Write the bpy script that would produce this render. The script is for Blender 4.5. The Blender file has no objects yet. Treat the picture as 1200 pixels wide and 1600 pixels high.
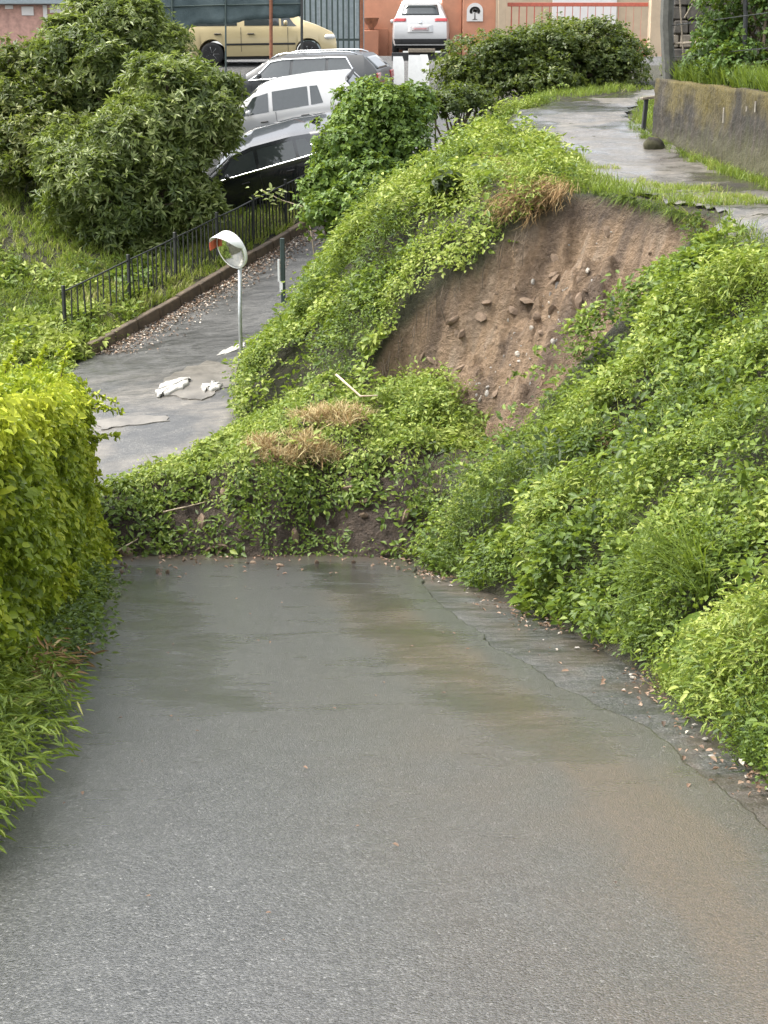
import bpy, math, random
import numpy as np
from mathutils import Vector, Matrix

# ------------------------------------------------------------------ camera, sky, sun, exposure
scene = bpy.context.scene
C = scene.collection
FPX = 2300.0                                   # focal length in photograph pixels (1200 x 1600)
TH = math.atan(610.0 / FPX)                    # downward pitch
cam_d = bpy.data.cameras.new('camera')
cam_d.sensor_fit = 'VERTICAL'; cam_d.sensor_height = 24.0; cam_d.lens = 24.0 * FPX / 1600.0
cam_d.clip_start = 0.1; cam_d.clip_end = 2000.0
cam = bpy.data.objects.new('camera', cam_d); C.objects.link(cam)
cam.location = (0, 0, 0); cam.rotation_euler = (math.pi / 2 - TH, 0, 0)
scene.camera = cam

SUN_EL, SUN_AZ = math.radians(60), math.radians(-84)     # azimuth from +Y towards +X
world = bpy.data.worlds.new('World'); scene.world = world; world.use_nodes = True
wn = world.node_tree.nodes; wl = world.node_tree.links; wn.clear()
sky = wn.new('ShaderNodeTexSky'); sky.sky_type = 'NISHITA'; sky.sun_disc = False
sky.sun_elevation = SUN_EL; sky.sun_rotation = SUN_AZ; sky.dust_density = 4.0; sky.air_density = 1.0
hs = wn.new('ShaderNodeHueSaturation'); hs.inputs['Saturation'].default_value = 0.24
bg = wn.new('ShaderNodeBackground'); bg.inputs['Strength'].default_value = 0.15
wo = wn.new('ShaderNodeOutputWorld')
wl.new(sky.outputs[0], hs.inputs['Color']); wl.new(hs.outputs[0], bg.inputs[0]); wl.new(bg.outputs[0], wo.inputs[0])
sun_d = bpy.data.lights.new('sun', 'SUN'); sun_d.energy = 1.1; sun_d.angle = math.radians(20); sun_d.color = (1.0, 0.93, 0.80)
sun = bpy.data.objects.new('sun', sun_d); C.objects.link(sun)
sv = Vector((math.sin(SUN_AZ) * math.cos(SUN_EL), math.cos(SUN_AZ) * math.cos(SUN_EL), math.sin(SUN_EL)))
sun.rotation_euler = (-sv).to_track_quat('-Z', 'Y').to_euler(); sun.location = (-20, 10, 40)
vs = scene.view_settings
vs.view_transform = 'Standard'; vs.look = 'None'; vs.exposure = 1.92; vs.gamma = 1.0; vs.use_curve_mapping = False
scene.render.engine = 'CYCLES'
scene.cycles.max_bounces = 6; scene.cycles.diffuse_bounces = 3; scene.cycles.glossy_bounces = 3
scene.cycles.transmission_bounces = 4; scene.cycles.transparent_max_bounces = 8
scene.cycles.use_denoising = True

# ------------------------------------------------------------------ helpers
rng = np.random.default_rng(7)
random.seed(7)
CT, ST = math.cos(TH), math.sin(TH)

def ray(px, py):
    u = (px - 600.0) / FPX; v = (py - 800.0) / FPX
    return np.array([u, CT - v * ST, -ST - v * CT])

def at(px, py, Y):
    """world point seen at photograph pixel (px, py), Y metres ahead of the camera"""
    d = ray(px, py); return d * (Y / d[1])

def march(px, py, f, y0=3.0, y1=60.0):
    d = ray(px, py); ys = np.arange(y0, y1, 0.03)
    p = d[None] * (ys / d[1])[:, None]
    k = np.argmax(p[:, 2] < f(p[:, 0], p[:, 1]))
    return p[k]

def _h(ix, iy, s):
    n = (ix.astype(np.int64) * 374761393 + iy.astype(np.int64) * 668265263 + s * 1442695040) & 0x7fffffff
    n = ((n ^ (n >> 13)) * 1274126177) & 0x7fffffff
    n = ((n ^ (n >> 16)) * 60493) & 0x7fffffff
    return (n & 0xffff) / 65535.0

def vn(x, y, s=0):
    x = np.asarray(x, float); y = np.asarray(y, float)
    ix = np.floor(x); iy = np.floor(y); fx = x - ix; fy = y - iy
    fx = fx * fx * (3 - 2 * fx); fy = fy * fy * (3 - 2 * fy)
    a = _h(ix, iy, s); b = _h(ix + 1, iy, s); c = _h(ix, iy + 1, s); d = _h(ix + 1, iy + 1, s)
    return (a * (1 - fx) + b * fx) * (1 - fy) + (c * (1 - fx) + d * fx) * fy

def fbm(x, y, s=0, o=4):
    t = 0; a = 0.5
    for k in range(o):
        t = t + a * vn(x * 2 ** k + 17.3 * k, y * 2 ** k - 9.1 * k, s + k); a *= 0.5
    return t / (1 - 0.5 ** o)          # 0..1

def sst(a, b, x):
    t = np.clip((x - a) / (b - a), 0, 1); return t * t * (3 - 2 * t)

def pl_sdf(pts, x, y):
    """signed distance to an open polyline, positive on its right-hand side"""
    x = np.asarray(x, float); y = np.asarray(y, float)
    best = np.full(x.shape, 1e9); sg = np.ones(x.shape)
    for (ax, ay), (bx, by) in zip(pts[:-1], pts[1:]):
        dx, dy = bx - ax, by - ay; l2 = dx * dx + dy * dy
        t = np.clip(((x - ax) * dx + (y - ay) * dy) / l2, 0, 1)
        qx, qy = x - ax - t * dx, y - ay - t * dy
        d = np.hypot(qx, qy); s = np.where(qx * dy - qy * dx >= 0, 1.0, -1.0)
        m = d < best - 1e-9
        best = np.where(m, d, best); sg = np.where(m, s, sg)
    return best * sg

def poly_sdf(pts, x, y):
    """signed distance to a closed polygon, positive inside"""
    x = np.asarray(x, float); y = np.asarray(y, float)
    best = np.full(x.shape, 1e9); ins = np.zeros(x.shape, bool)
    n = len(pts)
    for i in range(n):
        ax, ay = pts[i]; bx, by = pts[(i + 1) % n]
        dx, dy = bx - ax, by - ay; l2 = dx * dx + dy * dy + 1e-12
        t = np.clip(((x - ax) * dx + (y - ay) * dy) / l2, 0, 1)
        best = np.minimum(best, np.hypot(x - ax - t * dx, y - ay - t * dy))
        c = ((ay > y) != (by > y)) & (x < (bx - ax) * (y - ay) / (by - ay + 1e-12) + ax)
        ins ^= c
    return np.where(ins, best, -best)

def nrm(v):
    return v / (np.linalg.norm(v, axis=-1, keepdims=True) + 1e-9)

def tag(o, label=None, cat=None, group=None, kind=None):
    if label: o['label'] = label
    if cat: o['category'] = cat
    if group: o['group'] = group
    if kind: o['kind'] = kind
    return o

def empty(name, loc=(0, 0, 0), rz=0.0):
    o = bpy.data.objects.new(name, None); C.objects.link(o); o.location = loc; o.rotation_euler = (0, 0, rz); o.empty_display_size = 0.2
    return o

def link(name, me, mat, parent=None, smooth=False):
    o = bpy.data.objects.new(name, me); C.objects.link(o)
    if mat is not None: me.materials.append(mat)
    if smooth: me.shade_smooth()
    if parent is not None: o.parent = parent
    return o

def np_mesh(name, V, F, attrs=None):
    """mesh from an (n,3) vertex array and an (m,k) face array; attrs: per-vertex floats"""
    me = bpy.data.meshes.new(name); V = np.ascontiguousarray(V, np.float32); F = np.ascontiguousarray(F, np.int32)
    m, k = F.shape
    me.vertices.add(len(V)); me.vertices.foreach_set('co', V.ravel())
    me.loops.add(m * k); me.loops.foreach_set('vertex_index', F.ravel())
    me.polygons.add(m); me.polygons.foreach_set('loop_start', np.arange(0, m * k, k, dtype=np.int32))
    for n, a in (attrs or {}).items():
        at_ = me.attributes.new(n, 'FLOAT', 'POINT'); at_.data.foreach_set('value', np.ascontiguousarray(a, np.float32))
    me.update(calc_edges=True); me.validate()
    return me

def grid_faces(nu, nv):
    i = np.arange(nu - 1)[:, None] * nv + np.arange(nv - 1)[None]
    i = i.ravel(); return np.stack([i, i + nv, i + nv + 1, i + 1], 1)

class MB:
    """collects boxes, tubes, lathes and prisms; build() links them as ONE mesh"""
    def __init__(s): s.v = []; s.f = []
    def add(s, V, F):
        b = len(s.v); s.v += [tuple(map(float, p)) for p in V]; s.f += [tuple(int(b + i) for i in f) for f in F]; return s
    def box(s, c, d, M=None, bev=0.0):
        x, y, z = [q / 2 for q in d]
        if bev <= 0:
            V = [(-x, -y, -z), (x, -y, -z), (x, y, -z), (-x, y, -z), (-x, -y, z), (x, -y, z), (x, y, z), (-x, y, z)]
            F = [(0, 3, 2, 1), (4, 5, 6, 7), (0, 1, 5, 4), (1, 2, 6, 5), (2, 3, 7, 6), (3, 0, 4, 7)]
        else:
            b = bev; V = []
            for zz, k in ((-z, b), (-z + b, 0), (z - b, 0), (z, b)):
                xx, yy = x - k, y - k
                V += [(-xx + b, -yy, zz), (xx - b, -yy, zz), (xx, -yy + b, zz), (xx, yy - b, zz), (xx - b, yy, zz), (-xx + b, yy, zz), (-xx, yy - b, zz), (-xx, -yy + b, zz)]
            F = [tuple(range(7, -1, -1)), tuple(range(24, 32))]
            for r in range(3):
                for i in range(8):
                    j = (i + 1) % 8; F.append((r * 8 + i, r * 8 + j, r * 8 + 8 + j, r * 8 + 8 + i))
        V = [Vector(p) for p in V]
        if M is not None: V = [M @ p for p in V]
        return s.add([p + Vector(c) for p in V], F)
    def tube(s, pts, r, n=8, cap=True):
        pts = [Vector(p) for p in pts]; rs = r if isinstance(r, (list, tuple)) else [r] * len(pts)
        V = []; F = []; up = None
        for i, p in enumerate(pts):
            t = (pts[min(i + 1, len(pts) - 1)] - pts[max(i - 1, 0)]).normalized()
            if up is None: up = t.orthogonal().normalized()
            up = (up - t * up.dot(t)).normalized(); w = t.cross(up)
            for k in range(n):
                a = 2 * math.pi * k / n; V.append(p + (up * math.cos(a) + w * math.sin(a)) * rs[i])
        for i in range(len(pts) - 1):
            for k in range(n):
                F.append((i * n + k, i * n + (k + 1) % n, (i + 1) * n + (k + 1) % n, (i + 1) * n + k))
        if cap: F += [tuple(range(n - 1, -1, -1)), tuple(range((len(pts) - 1) * n, len(pts) * n))]
        return s.add(V, F)
    def lathe(s, prof, n=24, M=None):
        """prof: (radius, height) pairs about local Z"""
        V = []; F = []
        for r, z in prof:
            for k in range(n):
                a = 2 * math.pi * k / n; V.append(Vector((r * math.cos(a), r * math.sin(a), z)))
        for i in range(len(prof) - 1):
            for k in range(n):
                F.append((i * n + k, i * n + (k + 1) % n, (i + 1) * n + (k + 1) % n, (i + 1) * n + k))
        if prof[0][0] > 1e-4: F.append(tuple(range(n - 1, -1, -1)))
        if prof[-1][0] > 1e-4: F.append(tuple(range((len(prof) - 1) * n, len(prof) * n)))
        if M is not None: V = [M @ p for p in V]
        return s.add(V, F)
    def prism(s, poly, z0, z1, M=None):
        n = len(poly); V = [Vector((x, y, z0)) for x, y in poly] + [Vector((x, y, z1)) for x, y in poly]
        F = [tuple(range(n - 1, -1, -1)), tuple(range(n, 2 * n))] + [(i, (i + 1) % n, n + (i + 1) % n, n + i) for i in range(n)]
        if M is not None: V = [M @ p for p in V]
        return s.add(V, F)
    def build(s, name, mat, parent=None, smooth=False):
        me = bpy.data.meshes.new(name); me.from_pydata(s.v, [], s.f); me.update()
        return link(name, me, mat, parent, smooth)

# ------------------------------------------------------------------ materials
class NT:
    def __init__(s, name):
        s.m = bpy.data.materials.new(name); s.m.use_nodes = True; s.t = s.m.node_tree; s.t.nodes.clear()
        s.out = s.n('ShaderNodeOutputMaterial'); s.co = s.n('ShaderNodeTexCoord').outputs['Object']
    def n(s, t, **kw):
        d = s.t.nodes.new(t)
        for k, v in kw.items():
            if hasattr(d, k): setattr(d, k, v)
            else: s.set(d, k, v)
        return d
    def set(s, d, k, v):
        if isinstance(v, bpy.types.NodeSocket): s.t.links.new(v, d.inputs[k])
        else: d.inputs[k].default_value = v
    def L(s, a, b): s.t.links.new(a, b)
    def noise(s, scale, detail=4, rough=0.55, vec=None, dist=0.0):
        d = s.n('ShaderNodeTexNoise'); d.inputs['Scale'].default_value = scale; d.inputs['Detail'].default_value = detail
        d.inputs['Roughness'].default_value = rough; d.inputs['Distortion'].default_value = dist
        s.L(vec or s.co, d.inputs['Vector']); return d.outputs['Fac']
    def vor(s, scale, out='Distance', vec=None):
        d = s.n('ShaderNodeTexVoronoi'); d.inputs['Scale'].default_value = scale; s.L(vec or s.co, d.inputs['Vector']); return d.outputs[out]
    def scale(s, v):
        d = s.n('ShaderNodeMapping'); d.inputs['Scale'].default_value = v; s.L(s.co, d.inputs['Vector']); return d.outputs[0]
    def attr(s, name): return s.n('ShaderNodeAttribute', attribute_name=name).outputs['Fac']
    def ramp(s, fac, stops):
        d = s.n('ShaderNodeValToRGB'); e = d.color_ramp.elements
        while len(e) < len(stops): e.new(0.5)
        for q, (p, c) in zip(e, stops): q.position = p; q.color = (*c, 1) if len(c) == 3 else c
        s.L(fac, d.inputs[0]); return d.outputs[0]
    def mapr(s, fac, a, b, c=0.0, d_=1.0):
        d = s.n('ShaderNodeMapRange'); s.L(fac, d.inputs[0])
        for i, v in zip((1, 2, 3, 4), (a, b, c, d_)): d.inputs[i].default_value = v
        return d.outputs[0]
    def mix(s, fac, a, b, mode='MIX'):
        d = s.n('ShaderNodeMix', data_type='RGBA', blend_type=mode)
        for k, v in ((0, fac), (6, a), (7, b)):
            if isinstance(v, bpy.types.NodeSocket): s.L(v, d.inputs[k])
            else: d.inputs[k].default_value = v if not isinstance(v, tuple) else (*v, 1)
        return d.outputs[2]
    def math(s, op, a, b=0.0):
        d = s.n('ShaderNodeMath', operation=op)
        for k, v in ((0, a), (1, b)):
            if isinstance(v, bpy.types.NodeSocket): s.L(v, d.inputs[k])
            else: d.inputs[k].default_value = v
        return d.outputs[0]
    def bump(s, h, strength=0.4, dist=0.02, nrm=None):
        d = s.n('ShaderNodeBump'); d.inputs['Strength'].default_value = strength; d.inputs['Distance'].default_value = dist
        s.L(h, d.inputs['Height'])
        if nrm is not None: s.L(nrm, d.inputs['Normal'])
        return d.outputs[0]
    def bsdf(s, **kw):
        d = s.n('ShaderNodeBsdfPrincipled')
        for k, v in kw.items():
            k = k.replace('_', ' ')
            if isinstance(v, tuple) and len(v) == 3: v = (*v, 1)
            s.set(d, k, v)
        s.L(d.outputs[0], s.out.inputs[0]); return d

def simple(name, col, rough=0.5, metal=0.0, coat=0.0, var=0.12, bump=0.0, scale=12.0, spec=0.5):
    t = NT(name)
    f = t.noise(scale, 5, 0.6)
    lo = tuple(c * (1 - var) for c in col); hi = tuple(min(1, c * (1 + var)) for c in col)
    c = t.ramp(f, [(0.3, lo), (0.7, hi)])
    kw = dict(Base_Color=c, Roughness=t.mapr(f, 0.2, 0.8, rough * 0.85, min(1, rough * 1.15)), Metallic=metal)
    if bump > 0: kw['Normal'] = t.bump(t.noise(scale * 6, 4), bump, 0.01)
    b = t.bsdf(**kw); b.inputs['Coat Weight'].default_value = coat; b.inputs['Coat Roughness'].default_value = 0.05
    b.inputs['Specular IOR Level'].default_value = spec
    return t.m

def leaf_mat(name, stops, rough=0.46, trans=0.32, tcol=(0.27, 0.36, 0.03), spec=0.26):
    t = NT(name)
    c = t.ramp(t.attr('tint'), stops)
    p = t.n('ShaderNodeBsdfPrincipled'); t.L(c, p.inputs['Base Color']); p.inputs['Roughness'].default_value = rough
    p.inputs['Specular IOR Level'].default_value = spec
    tr = t.n('ShaderNodeBsdfTranslucent'); t.L(t.mix(0.55, c, tcol), tr.inputs[0])
    m = t.n('ShaderNodeMixShader'); m.inputs[0].default_value = trans
    t.L(p.outputs[0], m.inputs[1]); t.L(tr.outputs[0], m.inputs[2]); t.L(m.outputs[0], t.out.inputs[0])
    return t.m

M = {}
M['leaf_bank'] = leaf_mat('bank_leaf', [(0.0, (0.022, 0.040, 0.011)), (0.35, (0.070, 0.118, 0.022)), (0.7, (0.150, 0.215, 0.034)), (1.0, (0.32, 0.37, 0.09))])
M['leaf_hedge'] = leaf_mat('hedge_leaf', [(0.0, (0.034, 0.056, 0.010)), (0.4, (0.115, 0.170, 0.018)), (0.75, (0.255, 0.325, 0.025)), (1.0, (0.43, 0.47, 0.04))], rough=0.38)
M['leaf_tree'] = leaf_mat('tree_leaf', [(0.0, (0.030, 0.047, 0.017)), (0.45, (0.080, 0.115, 0.034)), (0.8, (0.165, 0.205, 0.062)), (1.0, (0.36, 0.40, 0.17))], rough=0.34)
M['leaf_shrub'] = leaf_mat('shrub_leaf', [(0.0, (0.026, 0.042, 0.014)), (0.5, (0.062, 0.090, 0.024)), (0.85, (0.120, 0.145, 0.038)), (1.0, (0.24, 0.25, 0.085))], rough=0.4)
M['leaf_bush'] = leaf_mat('bush_leaf', [(0.0, (0.026, 0.050, 0.014)), (0.5, (0.070, 0.128, 0.026)), (1.0, (0.17, 0.25, 0.05))], rough=0.42)
M['grass'] = leaf_mat('grass_blade', [(0.0, (0.045, 0.075, 0.016)), (0.5, (0.110, 0.165, 0.026)), (0.85, (0.20, 0.265, 0.040)), (1.0, (0.34, 0.33, 0.12))], rough=0.5)
M['straw'] = leaf_mat('dry_straw', [(0.0, (0.15, 0.085, 0.04)), (0.5, (0.32, 0.21, 0.095)), (1.0, (0.50, 0.43, 0.23))], rough=0.7, trans=0.12, tcol=(0.45, 0.34, 0.14), spec=0.2)
M['litter'] = leaf_mat('leaf_litter', [(0.0, (0.05, 0.035, 0.025)), (0.4, (0.16, 0.10, 0.065)), (0.75, (0.27, 0.195, 0.14)), (1.0, (0.52, 0.48, 0.41))], rough=0.6, trans=0.08, tcol=(0.4, 0.25, 0.1), spec=0.3)
M['bark'] = simple('bark', (0.10, 0.075, 0.05), 0.85, bump=0.6, var=0.4)
M['twig'] = simple('pale_twig', (0.42, 0.34, 0.24), 0.8, var=0.3)
M['metal_black'] = simple('black_painted_iron', (0.018, 0.02, 0.02), 0.4, var=0.3)
M['galv'] = simple('galvanised_steel', (0.48, 0.50, 0.50), 0.42, metal=0.7, var=0.15)
M['white_plastic'] = simple('white_plastic', (0.78, 0.78, 0.75), 0.4, var=0.06)
M['red_plastic'] = simple('faded_red_plastic', (0.62, 0.13, 0.07), 0.45, var=0.12)
M['mirror'] = simple('mirror_glass', (0.75, 0.78, 0.76), 0.06, metal=1.0, var=0.05)
M['rubber'] = simple('tyre_rubber', (0.018, 0.018, 0.018), 0.75, var=0.2)
M['rim'] = simple('alloy_rim', (0.55, 0.56, 0.57), 0.3, metal=0.8, var=0.1)
M['glass'] = simple('car_glass', (0.035, 0.042, 0.042), 0.04, var=0.1, spec=0.9)
M['chrome'] = simple('satin_chrome', (0.72, 0.74, 0.75), 0.2, metal=1.0, var=0.05)
M['black_trim'] = simple('black_plastic_trim', (0.02, 0.02, 0.021), 0.5, var=0.2)
M['paint_yellow'] = simple('pale_yellow_paint', (0.55, 0.45, 0.25), 0.35, coat=0.5, var=0.04, scale=3)
M['paint_white'] = simple('white_car_paint', (0.50, 0.50, 0.495), 0.3, coat=0.8, var=0.02, scale=3)
M['paint_grey'] = simple('dark_grey_car_paint', (0.022, 0.025, 0.027), 0.45, metal=0.0, coat=0.25, var=0.08, scale=3)
M['paint_black'] = simple('black_car_paint', (0.012, 0.014, 0.016), 0.25, coat=1.0, var=0.1, scale=3)
M['lamp_red'] = simple('red_lamp_lens', (0.38, 0.03, 0.03), 0.2, coat=0.6, var=0.1)
M['lamp_clear'] = simple('clear_lamp_lens', (0.7, 0.7, 0.68), 0.12, coat=0.8, var=0.1)
M['plate'] = simple('number_plate', (0.42, 0.37, 0.37), 0.4, var=0.05)
M['plate_ink'] = simple('number_plate_ink', (0.42, 0.14, 0.15), 0.5, var=0.1)
M['salmon'] = simple('salmon_render', (0.46, 0.215, 0.13), 0.85, var=0.12, bump=0.2, scale=3)
M['salmon_dark'] = simple('salmon_band', (0.36, 0.16, 0.095), 0.85, var=0.12, bump=0.2, scale=3)
M['cream'] = simple('cream_render', (0.43, 0.335, 0.23), 0.85, var=0.1, bump=0.2, scale=3)
M['whitewall'] = simple('white_render', (0.62, 0.60, 0.57), 0.8, var=0.06, bump=0.2, scale=3)
M['red_metal'] = simple('red_oxide_metal', (0.42, 0.10, 0.06), 0.5, var=0.2)
M['brown_metal'] = simple('rusty_brown_metal', (0.20, 0.075, 0.035), 0.7, var=0.3)
M['green_metal'] = simple('dark_green_metal', (0.03, 0.05, 0.045), 0.45, var=0.2)
M['grey_panel'] = simple('grey_sheet', (0.22, 0.26, 0.27), 0.6, var=0.15)
M['pinkwall'] = simple('pink_brown_wall', (0.42, 0.25, 0.20), 0.9, var=0.3, bump=0.4, scale=5)
M['stone'] = simple('grey_stone', (0.30, 0.28, 0.25), 0.75, var=0.35, bump=0.5, scale=14)
M['pale_stone'] = simple('pale_stone', (0.30, 0.27, 0.225), 0.7, var=0.25, bump=0.4, scale=20)
M['old_wood'] = simple('old_wood', (0.20, 0.17, 0.13), 0.85, var=0.35, bump=0.4, scale=10)
M['dark_post'] = simple('weathered_dark_post', (0.085, 0.085, 0.075), 0.8, var=0.35, bump=0.4, scale=8)
M['clod'] = simple('damp_clod', (0.19, 0.135, 0.092), 0.85, var=0.4, bump=0.7, scale=16)
M['dark_stone'] = simple('dark_wall_stone', (0.085, 0.075, 0.062), 0.85, var=0.4, bump=0.5, scale=9)
M['kerb'] = simple('stained_kerb_stone', (0.085, 0.062, 0.04), 0.7, var=0.45, bump=0.5, scale=7)
M['concrete_and_sheen'] = simple('silty_concrete_and_sheen', (0.12, 0.11, 0.094), 0.35, var=0.3, bump=0.3, scale=4)  # one tone for the concrete slab and the painted sheen sheet
M['white_sheet'] = simple('white_plastic_sheet', (0.34, 0.33, 0.30), 0.4, var=0.1)
M['ink'] = simple('dark_emblem_print', (0.10, 0.09, 0.08), 0.6, var=0.1)

def mk_net():
    t = NT('shade_net'); v = t.scale((60, 60, 60))
    f = t.noise(2.2, 4, 0.6)
    c = t.ramp(f, [(0.3, (0.035, 0.058, 0.062)), (0.7, (0.085, 0.118, 0.122))])
    t.bsdf(Base_Color=c, Roughness=0.75, Normal=t.bump(t.noise(40, 3), 0.5, 0.02)); return t.m
M['net'] = mk_net()

def mk_wall():
    t = NT('mossy_concrete')
    st = t.noise(1.0, 5, 0.65, t.scale((7.0, 7.0, 0.6))); big = t.noise(1.1, 4); fine = t.noise(22, 5, 0.7)
    base = t.ramp(st, [(0.38, (0.008, 0.007, 0.005)), (0.54, (0.025, 0.020, 0.013)), (0.78, (0.085, 0.070, 0.050))])
    zc = t.n('ShaderNodeSeparateXYZ'); t.L(t.co, zc.inputs[0])
    top = t.mapr(t.math('ADD', zc.outputs[2], t.mapr(big, 0.3, 0.7, -0.5, 0.45)), 0.6, 1.1)
    low = t.mapr(t.math('ADD', zc.outputs[2], t.mapr(st, 0.3, 0.7, -0.3, 0.3)), 0.45, 0.0)
    mossc = t.ramp(fine, [(0.3, (0.06, 0.048, 0.008)), (0.7, (0.15, 0.115, 0.018))])
    c = t.mix(t.math('MULTIPLY', top, 0.7), base, mossc)
    c = t.mix(t.math('MULTIPLY', low, 0.6), c, t.ramp(fine, [(0.3, (0.05, 0.055, 0.018)), (0.7, (0.12, 0.11, 0.045))]))
    t.bsdf(Base_Color=c, Roughness=0.8, Normal=t.bump(t.math('ADD', fine, t.math('MULTIPLY', st, 1.5)), 0.7, 0.05)); return t.m
M['wall'] = mk_wall()

def mk_soil():
    """bank earth: tan slide face where 'scar' is 1, grey gravel where 'lot' is 1, dark humus elsewhere"""
    t = NT('bank_soil')
    b = t.noise(1.6, 6, 0.6); f = t.noise(14, 6, 0.7); g = t.noise(60, 3, 0.6); sk = t.attr('streak')
    tan = t.ramp(f, [(0.25, (0.115, 0.072, 0.040)), (0.5, (0.275, 0.185, 0.108)), (0.8, (0.42, 0.30, 0.195))])
    tan = t.mix(t.mapr(b, 0.42, 0.68, 0, 0.6), tan, (0.29, 0.198, 0.125))
    tan = t.mix(t.mapr(sk, 0.56, 0.34, 0, 0.85), tan, t.ramp(f, [(0.3, (0.070, 0.046, 0.030)), (0.7, (0.15, 0.105, 0.07))]))
    tan = t.mix(t.mapr(sk, 0.58, 0.8, 0, 0.8), tan, t.ramp(f, [(0.3, (0.27, 0.215, 0.16)), (0.7, (0.42, 0.35, 0.27))]))
    hum = t.ramp(f, [(0.3, (0.030, 0.026, 0.014)), (0.7, (0.070, 0.068, 0.026))])
    lot = t.ramp(f, [(0.3, (0.09, 0.09, 0.088)), (0.7, (0.17, 0.168, 0.16))])
    dark = t.ramp(f, [(0.3, (0.030, 0.020, 0.013)), (0.7, (0.085, 0.058, 0.038))])
    c = t.mix(t.attr('lot'), hum, lot); c = t.mix(t.attr('scar'), c, tan); c = t.mix(t.attr('wetsoil'), c, dark)
    h = t.math('ADD', t.math('MULTIPLY', f, 2.6), t.math('ADD', t.math('MULTIPLY', g, 0.6), t.math('MULTIPLY', t.noise(5, 5, 0.6), 2.0)))
    t.bsdf(Base_Color=c, Roughness=0.75, Normal=t.bump(h, 1.0, 0.07)); return t.m
M['soil'] = mk_soil()

def mk_asphalt(name, lo, hi, agg=130.0, wetlo=0.20, wethi=0.40, coat=0.9, cb=0.16):
    t = NT(name)
    cell = t.vor(agg, 'Color'); sp = t.n('ShaderNodeSeparateColor'); t.L(cell, sp.inputs[0])
    dist = t.vor(agg); fine = t.noise(240, 3, 0.7); blot = t.noise(1.0, 7, 0.68, t.scale((0.9, 1.5, 1)), 0.9); mid = t.noise(5, 5, 0.65)
    grain = t.math('ADD', t.math('MULTIPLY', sp.outputs[0], 0.6), t.math('MULTIPLY', t.mapr(t.noise(agg * .42, 3, 0.7), 0.3, 0.7), 0.4))
    base = t.ramp(grain, [(0.12, tuple(a * .6 for a in lo)), (0.5, tuple((a + b) / 2.2 for a, b in zip(lo, hi))), (0.82, tuple(1.25 * b for b in hi)), (0.97, tuple(min(1, 3.4 * b) for b in hi))])  # brightest stop paints wet glints into the palest aggregate grains
    base = t.mix(0.22, base, t.ramp(mid, [(0.3, tuple(a * 0.8 for a in lo)), (0.7, hi)]))
    mud = t.attr('mud'); mudc = t.ramp(t.math('ADD', t.math('MULTIPLY', fine, 0.5), t.math('MULTIPLY', sp.outputs[1], 0.5)), [(0.2, (0.040, 0.029, 0.020)), (0.8, (0.112, 0.082, 0.058))])
    c = t.mix(mud, base, mudc)
    silt = t.attr('silt'); c = t.mix(silt, c, t.ramp(mid, [(0.3, (0.10, 0.088, 0.070)), (0.7, (0.19, 0.17, 0.14))]))
    wet = t.mapr(t.math('ADD', t.math('ADD', blot, t.attr('wet')), t.mapr(t.noise(1.0, 4, 0.65, t.scale((3.0, 16.0, 1)), 0.5), 0.3, 0.7, -0.13, 0.13)), 0.42, 0.74)
    c = t.mix(t.math('MULTIPLY', wet, 0.72), c, t.mix(mud, (0.010, 0.011, 0.010), (0.030, 0.021, 0.013)))
    r = t.mapr(wet, 0, 1, wethi, wetlo)
    hgt = t.math('ADD', t.math('MULTIPLY', dist, -1.0), t.math('MULTIPLY', fine, 0.35))
    nb = t.bump(hgt, 0.55, 0.005); nb = t.bump(t.noise(3.5, 4, 0.6), 0.12, 0.03, nb)
    b = t.bsdf(Base_Color=c, Roughness=r, Normal=nb); b.inputs['Specular IOR Level'].default_value = 0.6
    b.inputs['Coat Roughness'].default_value = 0.07; t.L(t.mapr(wet, 0.0, 1.0, coat * .35, coat), b.inputs['Coat Weight'])
    nb2 = t.bump(t.noise(2.2, 4, 0.6, t.scale((1, 1, 1))), 0.06, 0.03)
    t.L(t.bump(hgt, cb, 0.005, nb2), b.inputs['Coat Normal'])
    return t.m
M['asphalt'] = mk_asphalt('wet_asphalt', (0.016, 0.016, 0.0155), (0.078, 0.078, 0.075), agg=120, wethi=0.30, wetlo=0.16)
M['asphalt_old'] = mk_asphalt('old_wet_asphalt', (0.026, 0.027, 0.026), (0.085, 0.084, 0.078), agg=80, wetlo=0.28, wethi=0.55, coat=0.2)
M['path'] = mk_asphalt('wet_path_surface', (0.045, 0.041, 0.035), (0.14, 0.128, 0.11), agg=60, wetlo=0.14, wethi=0.6, coat=0.35, cb=0.2)

# ------------------------------------------------------------------ the lie of the land (metres; camera at the origin, Y ahead)
FOOT = [(2.6, -8), (2.1, 3), (1.92, 6.7), (1.79, 9), (1.26, 12.5), (0.29, 15.9), (-1.3, 18.8), (-2.1, 20.8), (-2.2, 22.5), (-1.85, 25), (-0.75, 29), (0.7, 33), (2.6, 39), (4.6, 45)]
LEFT = [(-1.75, -8), (-1.6, 3), (-1.68, 5.8), (-2.05, 9), (-2.4, 12.2), (-3.15, 16.2), (-4.3, 19), (-5.0, 22), (-5.25, 24), (-5.25, 25.2), (-5.2, 25.9), (-1.75, 32.7), (1.2, 39), (4.0, 45)]
def lin(kn, v): return np.interp(v, [k[0] for k in kn], [k[1] for k in kn])
def smooth_lin(kn, v, w=0.5):
    return sum(lin(kn, v + o * w) for o in (-1, -0.5, 0, 0.5, 1)) / 5
ZR = [(-60, 2.0), (-12, 0.1), (0, -1.99), (5.8, -3.02), (16.6, -4.95), (18.3, -5.02), (20, -4.72), (21, -4.42), (23, -3.98), (26, -3.9), (32.7, -2.5), (36, -1.5), (40, 0.6), (44, 1.6), (60, 2.3)]
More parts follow.
